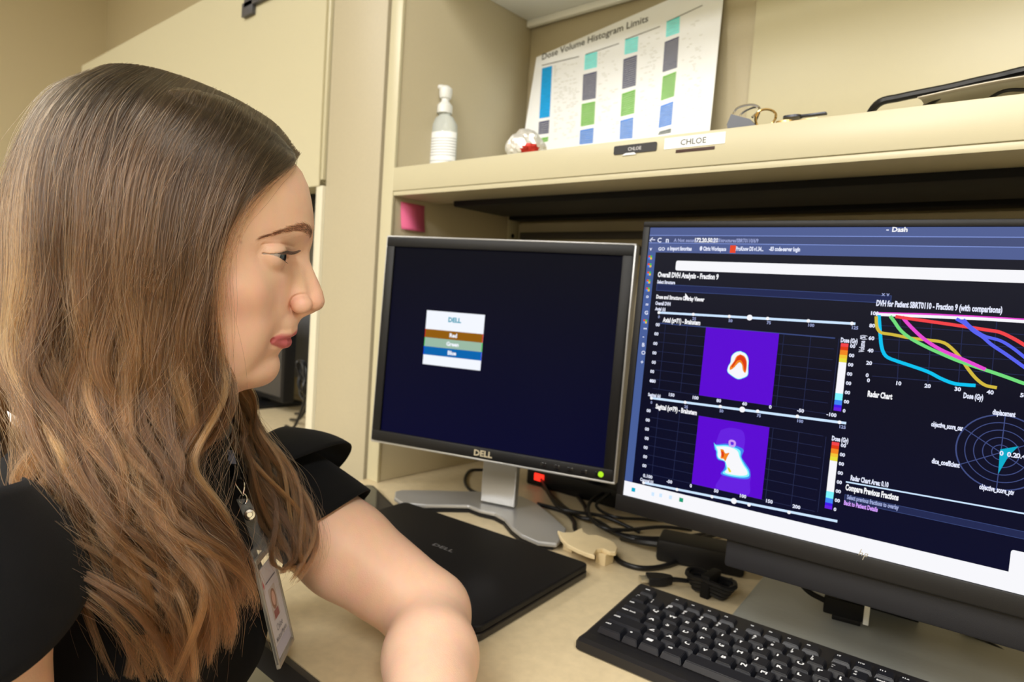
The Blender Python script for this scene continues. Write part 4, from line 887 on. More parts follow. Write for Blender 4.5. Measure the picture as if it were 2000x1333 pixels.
# front contour of the head without nose and lips: z, forward, half width
HT = np.array([(-110, -60, 46), (-80, -52, 47), (-70, -46, 48), (-58, -38, 50), (-48, -35.5, 53), (-40, -31, 57), (-30, -28.5, 61), (-18, -26, 62), (-5, -25, 64.5), (8, -23.5, 66.5), (22, -20.5, 67), (34, -18, 67), (44, -15.5, 67), (52, -12.8, 67.5),
               (60, -11.4, 68), (70, -12.3, 69), (81, -14.3, 69), (92, -17.2, 68), (103, -22.5, 66), (113, -30.5, 63), (124, -41, 57), (134, -54, 48), (143, -71, 36), (149, -92, 22), (152, -104, 8), (153, -106, 2)])
HT[:, 0] = np.where(HT[:, 0] > 100, 100+(HT[:, 0]-100)*.87, HT[:, 0]); HT = HT[np.argsort(HT[:, 0])]
def head_sdf(s, t, z):
    X = (s, t, z); T = np.abs(t); XT = (s, T, z)
    zc = np.clip(z, -110, 146.1)
    fr = np.interp(zc, HT[:, 0], HT[:, 1]); wd = np.interp(zc, HT[:, 0], HT[:, 2])
    ax = -104.; a = np.maximum(fr-ax, 2.); bk = np.interp(zc, [-110, -60, 0, 60, 108, 135, 146], [30, 62, 88, 94, 80, 45, 2])
    ds = s-ax; A = np.where(ds > 0, a, bk); n = np.where(ds > 0, 1.85, 2.25)
    rho = (np.abs(ds/A)**n+(T/wd)**n)**(1/n)+1e-6
    r = np.sqrt(ds*ds+t*t)+1e-6
    f = r*(1-1/rho)
    # under-jaw cut, rising towards the ear
    f = smax(f, -(z+66-.0*T)+np.clip((-55-s)*.02, 0, 60), 9)
    f = smax(f, z-145.5, 6)
    # cheeks, cheekbone, chin, jaw
    f = smin(f, ell(XT, (-61, 33, -20), (20, 20, 30)), 10)
    f = smin(f, ell(XT, (-61, 41, 4), (17, 18, 16)), 12)
    f = smin(f, ell(X, (-50.5, 0, -55.5), (16.5, 19, 16.2)), 7)
    f = smin(f, cap(XT, (-62, 14, -57), (-96, 42, -50), 12.5, 15), 12)
    f = smin(f, ell(XT, (-78, 32, -42), (24, 17, 22)), 14)
    f = smin(f, cap(XT, (-92, 46, -52), (-110, 62, 0), 14, 12), 12)
    f = smin(f, ell(X, (-60, 0, -58), (22, 30, 14)), 8)
    # eye sockets
    g = 9.0*np.exp(-((T-33)/15)**2-((z-33)/9.5)**2)*(s > -75); f = f+g*.9
    g = 2.5*np.exp(-((T-16)/7)**2-((z-31)/10)**2)*(s > -75); f = f+g
    f = f-1.6*np.exp(-((T-24)/16)**2-((z-53)/6)**2)*(s > -70)
    # nose
    nb = 99.
    ch = [(-19.2, 47, 5.6), (-21.0, 39, 6.0), (-20.0, 30, 6.6), (-16.6, 21, 7.2), (-12.3, 11.5, 7.6), (-9.6, 4.5, 8.0), (-8.9, -.6, 8.6)]
    for (s0, z0, r0), (s1, z1, r1) in zip(ch[:-1], ch[1:]): nb = np.minimum(nb, cap(X, (s0, 0, z0), (s1, 0, z1), r0, r1))
    nb = smin(nb, cap(XT, (-24, 5, 26), (-20, 8.5, 2), 6, 7.5), 5)
    nb = smin(nb, ell(XT, (-11, 4, -1.5), (7, 6, 6.8)), 3)
    f = smin(f, nb, 7)
    al = ell(XT, (-18.4, 12.4, -3.8), (8.4, 6.6, 7.3), rotax('Y', 12))
    f = f+1.5*np.exp(-((al-1.0)/1.3)**2)*np.clip((-(s+17)+(z+3)*.6)/5, 0, 1)*(z > -12)*(T > 9)
    # crease around the wing
    f = smax(f, -(np.abs(ell(XT, (-19.0, 10.6, -3.4), (10.6, 8.6, 9.2), rotax('Y', 12)))-.9)-0*s+0.0, 1.6)*1.0 if False else f
    f = smin(f, al, 1.5)
    f = smin(f, cap(X, (-12, 0, -8.0), (-22, 0, -13.5), 3.6, 3.6), 3)
    f = smax(f, -ell(XT, (-14.5, 6.8, -10.8), (5.2, 2.5, 4.2), rotax('Y', 25)), 1.2)
    # philtrum skin and lips
    f = smin(f, ell(X, (-31, 0, -20), (10, 17, 9)), 7)
    up = np.minimum(np.minimum(cap(XT, (-26.2, 2.6, -25.6), (-29.2, 11, -27.2), 5.4, 4.2), cap(XT, (-29.2, 11, -27.2), (-38.4, 24, -31.6), 4.6, 2.4)), cap(X, (-26.4, 0, -26.2), (-26.4, .1, -26.2), 5.2, 5.2))
    lo = np.minimum(cap(XT, (-30.0, 0, -35.4), (-32.2, 11, -35.4), 5.3, 4.4), cap(XT, (-32.2, 11, -35.4), (-38.8, 23.5, -32.8), 4.8, 2.2))
    f = f+1.0*np.exp(-((T-27)/9)**2-((z+32)/9)**2)*(s > -75)
    lips = smin(up, lo, .6)
    f = smin(f, lips, 2.6)
    f = smax(f, -ell(XT, (-38.8, 27.0, -32.2), (3.2, 2.2, 1.2)), 2.0)     # mouth corner
    f = f+1.2*np.exp(-((s+37)/6)**2-((z+46.5)/4)**2)*(T < 30)              # fold under the lower lip
    # lids around the eyeball
    ec = (-43.8, 32.5, 33.4); dx = [s-ec[0], T-ec[1], z-ec[2]]; rr = np.sqrt(dx[0]**2+dx[1]**2+dx[2]**2)
    lid = rr-13.3
    f = smin(f, lid, 3.2)
    tp_ = np.clip(1-np.abs(dx[1]/13.4)**1.7, -.3, 1); zu = .2+3.7*tp_; zl = .1-4.5*tp_
    slit = np.maximum(np.maximum(dx[2]-zu, zl-dx[2]), np.maximum(-dx[0]-4.0, np.abs(dx[1]-.5)-13.2))
    slit = np.maximum(slit, 11.6-rr)
    f = smax(f, -slit, .7)
    cre = np.abs(dx[2]-(7.0+2.0*np.clip(1-(dx[1]/14)**2, 0, 1)))
    f = f+.9*np.exp(-(cre/1.0)**2)*(np.abs(dx[1]) < 14)*(dx[0] > -6)*(rr < 22)
    # neck, ear
    nk = cap(X, (-112, 0, -40), (-138, 4, -175), 50, 54)
    f = smin(f, nk, 16)
    f = smin(f, ell(XT, (-112, 74, 12), (16, 5, 27), rotax('Y', 14)), 3)
    return f

def surface_nets(fn, gx, gy, gz):
    F = np.empty((len(gx), len(gy), len(gz)), np.float32)
    st = 24
    for i in range(0, len(gx), st):
        a, b, c = np.meshgrid(gx[i:i+st], gy, gz, indexing='ij'); F[i:i+st] = fn(a.astype(np.float32), b.astype(np.float32), c.astype(np.float32))
    ins = F < 0; n = F.shape; cn = (n[0]-1, n[1]-1, n[2]-1)
    acc = {}; G = [gx, gy, gz]; quads = []
    idx_all = []; pos_all = []
    def cid(i, j, k): return (i*cn[1]+j)*cn[2]+k
    for ax in range(3):
        sl0 = [slice(None)]*3; sl1 = [slice(None)]*3; sl0[ax] = slice(0, -1); sl1[ax] = slice(1, None)
        cr = ins[tuple(sl0)] != ins[tuple(sl1)]
        I = np.argwhere(cr)
        if not len(I): continue
        J = I.copy(); J[:, ax] += 1
        f0 = F[tuple(I.T)]; f1 = F[tuple(J.T)]; t = f0/(f0-f1)
        P = np.stack([G[d][I[:, d]] for d in range(3)], 1).astype(float); P[:, ax] += t*(G[ax][J[:, ax]]-G[ax][I[:, ax]])
        b, c = (ax+1) % 3, (ax+2) % 3
        ok = (I[:, b] > 0) & (I[:, c] > 0) & (I[:, b] < n[b]-1) & (I[:, c] < n[c]-1)
        cells = []
        for (db, dc) in ((0, 0), (-1, 0), (-1, -1), (0, -1)):
            Cc = I.copy(); Cc[:, b] += db; Cc[:, c] += dc
            v = (Cc[:, b] >= 0) & (Cc[:, c] >= 0) & (Cc[:, b] < cn[b]) & (Cc[:, c] < cn[c])
            q = cid(*np.clip(Cc, 0, None).T); cells.append(q); idx_all.append(q[v]); pos_all.append(P[v])
        Q = np.stack(cells, 1); fl = ~ins[tuple(I.T)]
        Q[fl] = Q[fl][:, ::-1]; quads.append(Q[ok])
    idx = np.concatenate(idx_all); pos = np.concatenate(pos_all); uq, inv = np.unique(idx, return_inverse=True)
    cnt = np.bincount(inv); V = np.stack([np.bincount(inv, pos[:, d])/cnt for d in range(3)], 1)
    Q = np.searchsorted(uq, np.concatenate(quads))
    return V, Q

def smooth_mesh(V, Q, it=1, lam=.5):
    E = np.concatenate([Q[:, [0, 1]], Q[:, [1, 2]], Q[:, [2, 3]], Q[:, [3, 0]]]); E = np.concatenate([E, E[:, ::-1]])
    cnt = np.maximum(np.bincount(E[:, 0], minlength=len(V)), 1)
    for _ in range(it):
        for l in (lam, -lam*1.02):
            S_ = np.stack([np.bincount(E[:, 0], V[E[:, 1], d], minlength=len(V))/cnt for d in range(3)], 1); V = V+l*(S_-V)
    return V
def np_mesh(name, V, F, mats, parent=None, cols=None):
    me = bpy.data.meshes.new(name); me.vertices.add(len(V)); me.vertices.foreach_set('co', np.asarray(V, np.float32).ravel())
    k = F.shape[1]; me.loops.add(F.size); me.loops.foreach_set('vertex_index', F.astype(np.int32).ravel()); me.polygons.add(len(F))
    me.polygons.foreach_set('loop_start', np.arange(0, F.size, k, dtype=np.int32)); me.polygons.foreach_set('loop_total', np.full(len(F), k, np.int32))
    me.polygons.foreach_set('use_smooth', np.ones(len(F), bool))
    for m_ in (mats if isinstance(mats, list) else [mats]): me.materials.append(m_)
    me.update(calc_edges=True); me.validate()
    if cols is not None:
        ca = me.color_attributes.new('tint', 'FLOAT_COLOR', 'POINT'); ca.data.foreach_set('color', np.asarray(cols, np.float32).ravel())
    o = bpy.data.objects.new(name, me); COL.objects.link(o)
    if parent is not None: o.parent = parent; o.matrix_parent_inverse = parent.matrix_world.inverted()
    return o

def axis(fine0, fine1, h, lo, hi, hc):
    a = list(np.arange(fine0, fine1+h*.5, h)); x = fine0; s_ = h
    while x > lo: s_ = min(s_*1.12, hc); x -= s_; a.insert(0, x)
    x = fine1; s_ = h
    while x < hi: s_ = min(s_*1.12, hc); x += s_; a.append(x)
    return np.array(a)

# joints in the head frame (mm)
eL = L3(onz(838, 1202, DESK+.0405)); wL = L3(np.array((-.303, .298, DESK+.036)))
JL = L3(ond(524, 948, .70)); JR = np.array((-196., 150., -170.)); eR = np.array((-160., 185., -420.)); wR = np.array((60., 175., -470.))
Mm = (JL+JR)/2; e2 = JL-JR; e2[2] = 0; e2 /= np.linalg.norm(e2); e1 = np.array((-e2[1], e2[0], 0.)); e1 = e1 if e1[0] > 0 else -e1
RT = [list(e1), list(e2), [0, 0, 1.]]
def TP(f, l, z): return tuple(Mm*np.array((1, 1, 0))+e1*f+e2*l+np.array((0, 0, z)))
def torso(X):
    f = ell(X, TP(-32, 0, -270), (88, 138, 165), RT)
    f = smin(f, ell(X, TP(-45, 0, -440), (80, 115, 150), RT), 50)
    f = smin(f, ell(X, TP(2, 62, -300), (56, 58, 66), RT), 28); f = smin(f, ell(X, TP(2, -62, -300), (56, 58, 66), RT), 28)
    f = smin(f, ell(X, TP(-62, 0, -600), (115, 165, 110), RT), 50)
    f = smin(f, cap(X, tuple(JL+e2*-12), TP(-40, 30, -150), 46, 50), 30); f = smin(f, cap(X, tuple(JR+e2*12), TP(-40, -30, -150), 46, 50), 30)
    f = smin(f, cap(X, (-112, 0, -60), (-138, 4, -185), 49, 56), 22)
    return f
def hand(X, w, d, n, side=1):
    """palm and five curled fingers: w wrist, d direction, n palm normal"""
    d = d/np.linalg.norm(d); n = n-d*(n@d); n /= np.linalg.norm(n); q = np.cross(n, d)*side
    R_ = [list(d), list(q), list(n)]
    f = ell(X, tuple(w+d*45), (50, 38, 15), R_)
    for k, (off, ln, sp) in enumerate(((27, 62, 9), (9, 72, 3), (-9, 66, -3), (-26, 52, -10))):
        b = w+d*82+q*off; p1 = b+d*ln*.45+q*sp*.4-n*5; p2 = p1+d*ln*.30-n*12+q*sp*.2; p3 = p2+d*ln*.16-n*14
        g = np.minimum(np.minimum(cap(X, tuple(b), tuple(p1), 9.5, 8.5), cap(X, tuple(p1), tuple(p2), 8.5, 7.5)), cap(X, tuple(p2), tuple(p3), 7.5, 6.5)); f = smin(f, g, 3)
    b = w+d*22+q*26-n*4; p1 = b+d*28+q*20-n*8; p2 = p1+d*26+q*4-n*6
    return smin(f, np.minimum(cap(X, tuple(b), tuple(p1), 12, 10), cap(X, tuple(p1), tuple(p2), 10, 8)), 5)
dL = wL-eL; dL /= np.linalg.norm(dL)
def arms(X):
    mU = (JL+eL)/2+np.array((0, 0, -2.))
    f = smin(cap(X, tuple(JL), tuple(mU), 50, 47.5), cap(X, tuple(mU), tuple(eL+np.array((0, 0, 4.))), 47.5, 39), 10)
    m2 = eL+dL*75
    f = smin(f, smin(cap(X, tuple(eL), tuple(m2), 38.5, 41.5), cap(X, tuple(m2), tuple(wL), 41.5, 25), 10), 14)
    f = smin(f, hand(X, wL, dL+np.array((0, 0, -.25)), np.array((0, 0, 1.)), 1), 8)
    g = cap(X, tuple(JR), tuple(eR), 46, 38); g = smin(g, cap(X, tuple(eR), tuple(wR), 39, 25), 12)
    g = smin(g, hand(X, wR, wR-eR, np.array((0, 0, 1.)), -1), 8)
    return f, g
def body_sdf(s, t, z):
    X = (s, t, z); f, g = arms(X); b = torso(X)+5
    b = smax(b, z+75, 4)
    b = smin(b, f, 22); b = smin(b, g, 22)
    b = smax(b, -(z+705), 3)
    return b
gx = axis(-82, 4, .8, -215, 14, 4.0); gy = axis(-8, 66, .8, -90, 92, 3.0); gz = axis(-80, 74, .8, -150, 160, 3.5)
V, Q = surface_nets(head_sdf, gx, gy, gz); V = smooth_mesh(V, Q, 2, .5)
nh = len(V)
bx = np.arange(-240, 300, 4.); by = np.arange(-260, 300, 4.); bz = np.arange(-712, -60, 4.)
V2, Q2 = surface_nets(body_sdf, bx, by, bz); V2 = smooth_mesh(V2, Q2, 6, .5)
VV = np.vstack([V, V2]); QQ = np.vstack([Q, Q2+nh])
# skin tint: lips, cheeks, nose and elbow a little redder, small moles
s_, t_, z_ = VV.T; T_ = np.abs(t_); XT = (s_, T_, z_)
up = np.minimum(cap(XT, (-24.8, 1.5, -26.6), (-29.5, 11, -28.4), 4.6, 3.3), cap(XT, (-29.5, 11, -28.4), (-39.2, 25, -31.8), 4.0, 2.6))
lo = np.minimum(cap(XT, (-28.6, 0, -35.0), (-32.0, 11, -34.8), 5.4, 4.2), cap(XT, (-32.0, 11, -34.8), (-39.4, 25, -32.8), 4.9, 2.5))
lipm = np.clip((1.1-np.minimum(up, lo))/.9, 0, 1)*(z_ < -21.6)
base = np.tile(np.array([.97, .63, .465]), (len(VV), 1))
def mixc(m_, c): global base; base = base*(1-m_[:, None])+np.array(c)*m_[:, None]
mixc(.42*np.exp(-((s_+58)/20)**2-((z_+6)/18)**2)*(T_ > 30), (.88, .45, .33))
mixc(.4*np.exp(-((s_+8)/12)**2-((z_+3)/9)**2), (.90, .47, .32))
mixc(.35*np.exp(-((T_-30)/14)**2-((z_-25)/7)**2)*(s_ > -60), (.76, .46, .37))
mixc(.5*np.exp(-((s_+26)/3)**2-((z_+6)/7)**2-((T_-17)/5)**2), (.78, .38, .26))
mixc(lipm*.92, (.62, .13, .16))
for (a, b, c_, r_) in ((-62, 57, 40, 1.0), (-63, 57, 44, .9)): mixc(.5*np.exp(-((s_-a)**2+(z_-c_)**2)/r_)*(t_ > 30), (.40, .15, .09))
mo = L3(onz(678, 1035, .895)); 
mixc(.0*s_, (.3, .1, .06))
SK = mat('skin', (.80, .55, .415), .46, bump=.22, bscale=900, spec=.42)
nt = SK.node_tree; b_ = nt.nodes['Principled BSDF']; at_ = nt.nodes.new('ShaderNodeAttribute'); at_.attribute_name = 'tint'
mxn = nt.nodes.new('ShaderNodeTexNoise'); mxn.inputs['Scale'].default_value = 45; mxn.inputs['Detail'].default_value = 4
mx = nt.nodes.new('ShaderNodeMix'); mx.data_type = 'RGBA'; mx.blend_type = 'MULTIPLY'; mx.inputs[0].default_value = .16
nt.links.new(at_.outputs['Color'], mx.inputs[6]); nt.links.new(mxn.outputs['Color'], mx.inputs[7]); nt.links.new(mx.outputs[2], b_.inputs['Base Color'])
b_.inputs['Subsurface Weight'].default_value = .18; b_.inputs['Subsurface Radius'].default_value = (1, .35, .18); b_.inputs['Subsurface Scale'].default_value = .006
hipw = W3(TP(-62, 0, -640))
PR = thing('person', 'person with long brown wavy hair in a black top looking at the screen', 'person', Matrix.Translation((hipw[0], hipw[1], 0)))
np_mesh('body', W3(VV), QQ, SK, PR, np.hstack([base, np.ones((len(VV), 1))]))

# eyes
for sgn, nm in ((1, 0), (-1, 1)):
    m = MB(); bm = bmesh.new(); bmesh.ops.create_uvsphere(bm, u_segments=48, v_segments=32, radius=.0121)
    gaze = np.array((math.cos(math.radians(-8)), 0.24, math.sin(math.radians(-12)))); gaze /= np.linalg.norm(gaze)
    vs = []
    for v in bm.verts:
        d = np.array(v.co)/.0121; vs.append(d)
    q = Vector((0, 0, 1)).rotation_difference(Vector(gaze)); c = np.array((-43.8, 32.5*sgn, 33.4))
    P = []
    for d in vs:
        bulge = 1+.075*max(0, (d[2]-.86)/.14)**.8 if d[2] > .86 else 1
        e = np.array(q @ Vector(d*12.1*bulge)); P.append(c+e)
    bm.verts.index_update(); P = W3(np.array(P))
    m.add(P, [tuple(v.index for v in f.verts) for f in bm.faces], 0, True)
    for i, f in enumerate(bm.faces):
        zc_ = f.calc_center_median().z/.0121; m.mi[i] = 2 if zc_ > .955 else 1 if zc_ > .83 else 0
    bm.free()
    o = m.build('eye', [mat('eye_white', (.50, .45, .42), .15, var=.04, vscale=200), mat('iris', (.10, .13, .14), .1, var=.4, vscale=900), mat('pupil', (.004, .004, .004), .06)]); o.parent = PR; o.matrix_parent_inverse = PR.matrix_world.inverted()

# ---- hair
def hair_mat(name, c_root, c_tip, rough=.26):
    m_ = bpy.data.materials.new(name); m_.use_nodes = True; nt = m_.node_tree; nt.nodes.clear()
    out = nt.nodes.new('ShaderNodeOutputMaterial'); hb_ = nt.nodes.new('ShaderNodeBsdfHairPrincipled'); hb_.model = 'CHIANG'; hb_.parametrization = 'COLOR'
    hi = nt.nodes.new('ShaderNodeHairInfo'); at1 = nt.nodes.new('ShaderNodeAttribute'); at1.attribute_name = 'tone'
    mr_ = nt.nodes.new('ShaderNodeMapRange'); mr_.inputs['From Min'].default_value = .12; mr_.inputs['From Max'].default_value = .62; mr_.interpolation_type = 'SMOOTHSTEP'
    mA = nt.nodes.new('ShaderNodeMix'); mA.data_type = 'RGBA'; mA.inputs[6].default_value = (*c_root, 1); mA.inputs[7].default_value = (*c_tip, 1)
    nt.links.new(hi.outputs['Intercept'], mr_.inputs['Value']); nt.links.new(mr_.outputs[0], mA.inputs[0])
    mB_ = nt.nodes.new('ShaderNodeMix'); mB_.data_type = 'RGBA'; mB_.blend_type = 'MULTIPLY'; mB_.inputs[0].default_value = 1
    cr_ = nt.nodes.new('ShaderNodeCombineColor')
    nt.links.new(mA.outputs[2], mB_.inputs[6]); 
    for k in range(3): nt.links.new(at1.outputs['Fac'], cr_.inputs[k])
    nt.links.new(cr_.outputs[0], mB_.inputs[7]); nt.links.new(mB_.outputs[2], hb_.inputs['Color'])
    hb_.inputs['Roughness'].default_value = rough; hb_.inputs['Radial Roughness'].default_value = .35; hb_.inputs['Coat'].default_value = .0; hb_.inputs['Random Roughness'].default_value = .2
    nt.links.new(hb_.outputs[0], out.inputs[0]); return m_
HAIRM = hair_mat('hair_strand', (.019, .0130, .0076), (.084, .0345, .0118))
def strands(name, P, rad, tone, material, parent):
    """P: (n, k, 3) world points"""
    n, k, _ = P.shape; hc = bpy.data.hair_curves.new(name); hc.add_curves([k]*n)
    hc.position_data.foreach_set('vector', P.astype(np.float32).ravel())
    a = hc.attributes.get('radius') or hc.attributes.new('radius', 'FLOAT', 'POINT')
    a.data.foreach_set('value', np.asarray(rad, np.float32).ravel())
    b = hc.attributes.new('tone', 'FLOAT', 'CURVE'); b.data.foreach_set('value', np.asarray(tone, np.float32))
    hc.materials.append(material); o = bpy.data.objects.new(name, hc); COL.objects.link(o); o.parent = parent
    if parent is not None: o.matrix_parent_inverse = parent.matrix_world.inverted()
    return o
def crom(P, t):
    """P (m, ..., 3), t array in 0..m-1 -> Catmull-Rom along axis 0"""
    m_ = len(P); Q = np.concatenate([2*P[:1]-P[1:2], P, 2*P[-1:]-P[-2:-1]]); i = np.clip(np.floor(t).astype(int), 0, m_-2); f = t-i
    f = f.reshape(f.shape+(1,)*(P.ndim-1)); p0, p1, p2, p3 = Q[i], Q[i+1], Q[i+2], Q[i+3]
    return .5*(2*p1+(-p0+p2)*f+(2*p0-5*p1+4*p2-p3)*f**2+(-p0+3*p1-3*p2+p3)*f**3)

NEAR = [
 [(583, 300, 2), (560, 322, 25), (520, 352, 50), (480, 392, 62), (445, 455, 70), (426, 530, 74), (424, 610, 74), (428, 700, 74), (436, 770, 78), (428, 850, 85), (415, 930, 92), (440, 1020, 98), (468, 1100, 100), (472, 1180, 104), (462, 1260, 108)],
 [(540, 246, 2), (528, 275, 38), (495, 320, 62), (455, 385, 76), (420, 470, 82), (405, 550, 84), (400, 630, 84), (400, 710, 85), (400, 780, 88), (380, 850, 94), (365, 930, 98), (400, 1010, 104), (450, 1090, 106), (455, 1180, 110), (430, 1280, 112)],
 [(478, 205, 2), (455, 245, 55), (420, 300, 70), (385, 375, 82), (360, 470, 88), (350, 550, 90), (345, 630, 90), (340, 710, 92), (335, 780, 96), (325, 860, 100), (320, 940, 106), (350, 1020, 110), (410, 1100, 112), (425, 1190, 114), (400, 1300, 116)],
 [(410, 172, 2), (375, 215, 60), (335, 275, 74), (300, 360, 86), (285, 460, 92), (275, 550, 94), (270, 630, 95), (265, 710, 97), (262, 790, 100), (250, 870, 105), (255, 950, 110), (290, 1030, 114), (350, 1110, 116), (380, 1200, 118), (370, 1333, 120)],
 [(340, 146, 2), (295, 190, 56), (250, 260, 74), (220, 350, 86), (205, 450, 92), (195, 550, 94), (190, 630, 96), (188, 710, 98), (185, 790, 102), (180, 870, 107), (190, 950, 112), (225, 1030, 116), (280, 1110, 118), (330, 1200, 120), (340, 1345, 122)],
 [(275, 130, 2), (215, 170, 43), (165, 240, 70), (135, 335, 80), (125, 440, 86), (120, 540, 88), (115, 630, 92), (112, 710, 96), (112, 790, 100), (115, 870, 106), (125, 950, 112), (155, 1030, 116), (210, 1110, 120), (270, 1200, 122), (320, 1345, 124)],
 [(215, 128, 0), (145, 165, 25), (90, 235, 48), (60, 330, 62), (52, 435, 72), (50, 540, 78), (52, 630, 84), (60, 710, 90), (68, 790, 96), (72, 870, 103), (85, 950, 110), (115, 1030, 116), (165, 1110, 120), (235, 1200, 123), (300, 1345, 126)],
 [(180, 140, -10), (100, 180, 0), (46, 258, 10), (12, 342, 18), (-20, 435, 28), (-30, 540, 38), (-28, 630, 48), (-15, 710, 60), (20, 790, 75), (55, 870, 92), (70, 950, 105), (95, 1030, 114), (145, 1110, 120), (210, 1200, 124), (280, 1345, 128)]]
GN = np.array([[pxT(q[0], q[1], q[2]+np.interp(q[1], [800, 1000, 1200], [0, 16, 26])) for q in row] for row in NEAR])            # (u, v, 3) mm
f0 = [(-31, -3, 114), (-40, -30, 108), (-55, -55, 85), (-70, -68, 50), (-82, -76, 10), (-84, -78, -30)]
f5 = [(-90, -3, 157), (-95, -45, 147), (-100, -74, 115), (-105, -86, 70), (-108, -90, 20), (-108, -90, -30)]
f1 = [(-150, -3, 160), (-160, -45, 148), (-165, -70, 115), (-168, -80, 70), (-168, -82, 20), (-165, -84, -30)]
GF = np.array([[np.array(q, float) for q in f0]+[pxT(*q) for q in ((478, 765, -66), (510, 830, -60), (550, 900, -55), (582, 970, -48), (602, 1040, -38), (603, 1085, -32), (578, 1112, -28))],
               [np.array(q, float) for q in f5]+[pxT(*q) for q in ((458, 790, -60), (482, 850, -56), (520, 920, -50), (552, 990, -44), (576, 1050, -36), (582, 1092, -30), (565, 1116, -26))],
               [np.array(q, float) for q in f1]+[pxT(*q) for q in ((430, 800, -56), (452, 870, -50), (478, 930, -44), (508, 1000, -38), (535, 1060, -32), (550, 1098, -28), (542, 1120, -24))]])
GB = np.array([[(-140, x*.15, 161), (-172, x*.55, 141), (-199, x*.85, 95), (-216, x, 35), (-228, x*1.02, -35), (-222, x*1.04, -100), (-216, x*1.02, -160), (-222, x, -215)] for x in (-82, -50, -15, 20, 40)], float)

rs = np.random.RandomState(11)
def noise1(x, seed):
    r_ = np.random.RandomState(seed); o_ = 0
    for k in range(1, 5): o_ = o_+np.sin(x*k*1.7+r_.uniform(0, 6.28))*r_.uniform(.4, 1)/k
    return o_
def push_out(P, marg):
    sh = P.shape; Pf = P.reshape(-1, 3).copy(); mg = np.broadcast_to(marg, sh[:-1]).ravel(); sel = (Pf[:, 2] > -75)
    for _ in range(2):
        A = Pf[sel]; f = head_sdf(A[:, 0], A[:, 1], A[:, 2]); m_ = mg[sel]; bad = f < m_
        if not bad.any(): break
        B = A[bad]; e = 1.0; f0_ = f[bad]
        gr = np.stack([head_sdf(B[:, 0]+e*(i == 0), B[:, 1]+e*(i == 1), B[:, 2]+e*(i == 2))-f0_ for i in range(3)], -1); gr /= np.linalg.norm(gr, axis=1)[:, None]+1e-9
        A[bad] = B+gr*np.clip(m_[bad]-f0_, 0, 25)[:, None]; Pf[sel] = A
    return Pf.reshape(sh)
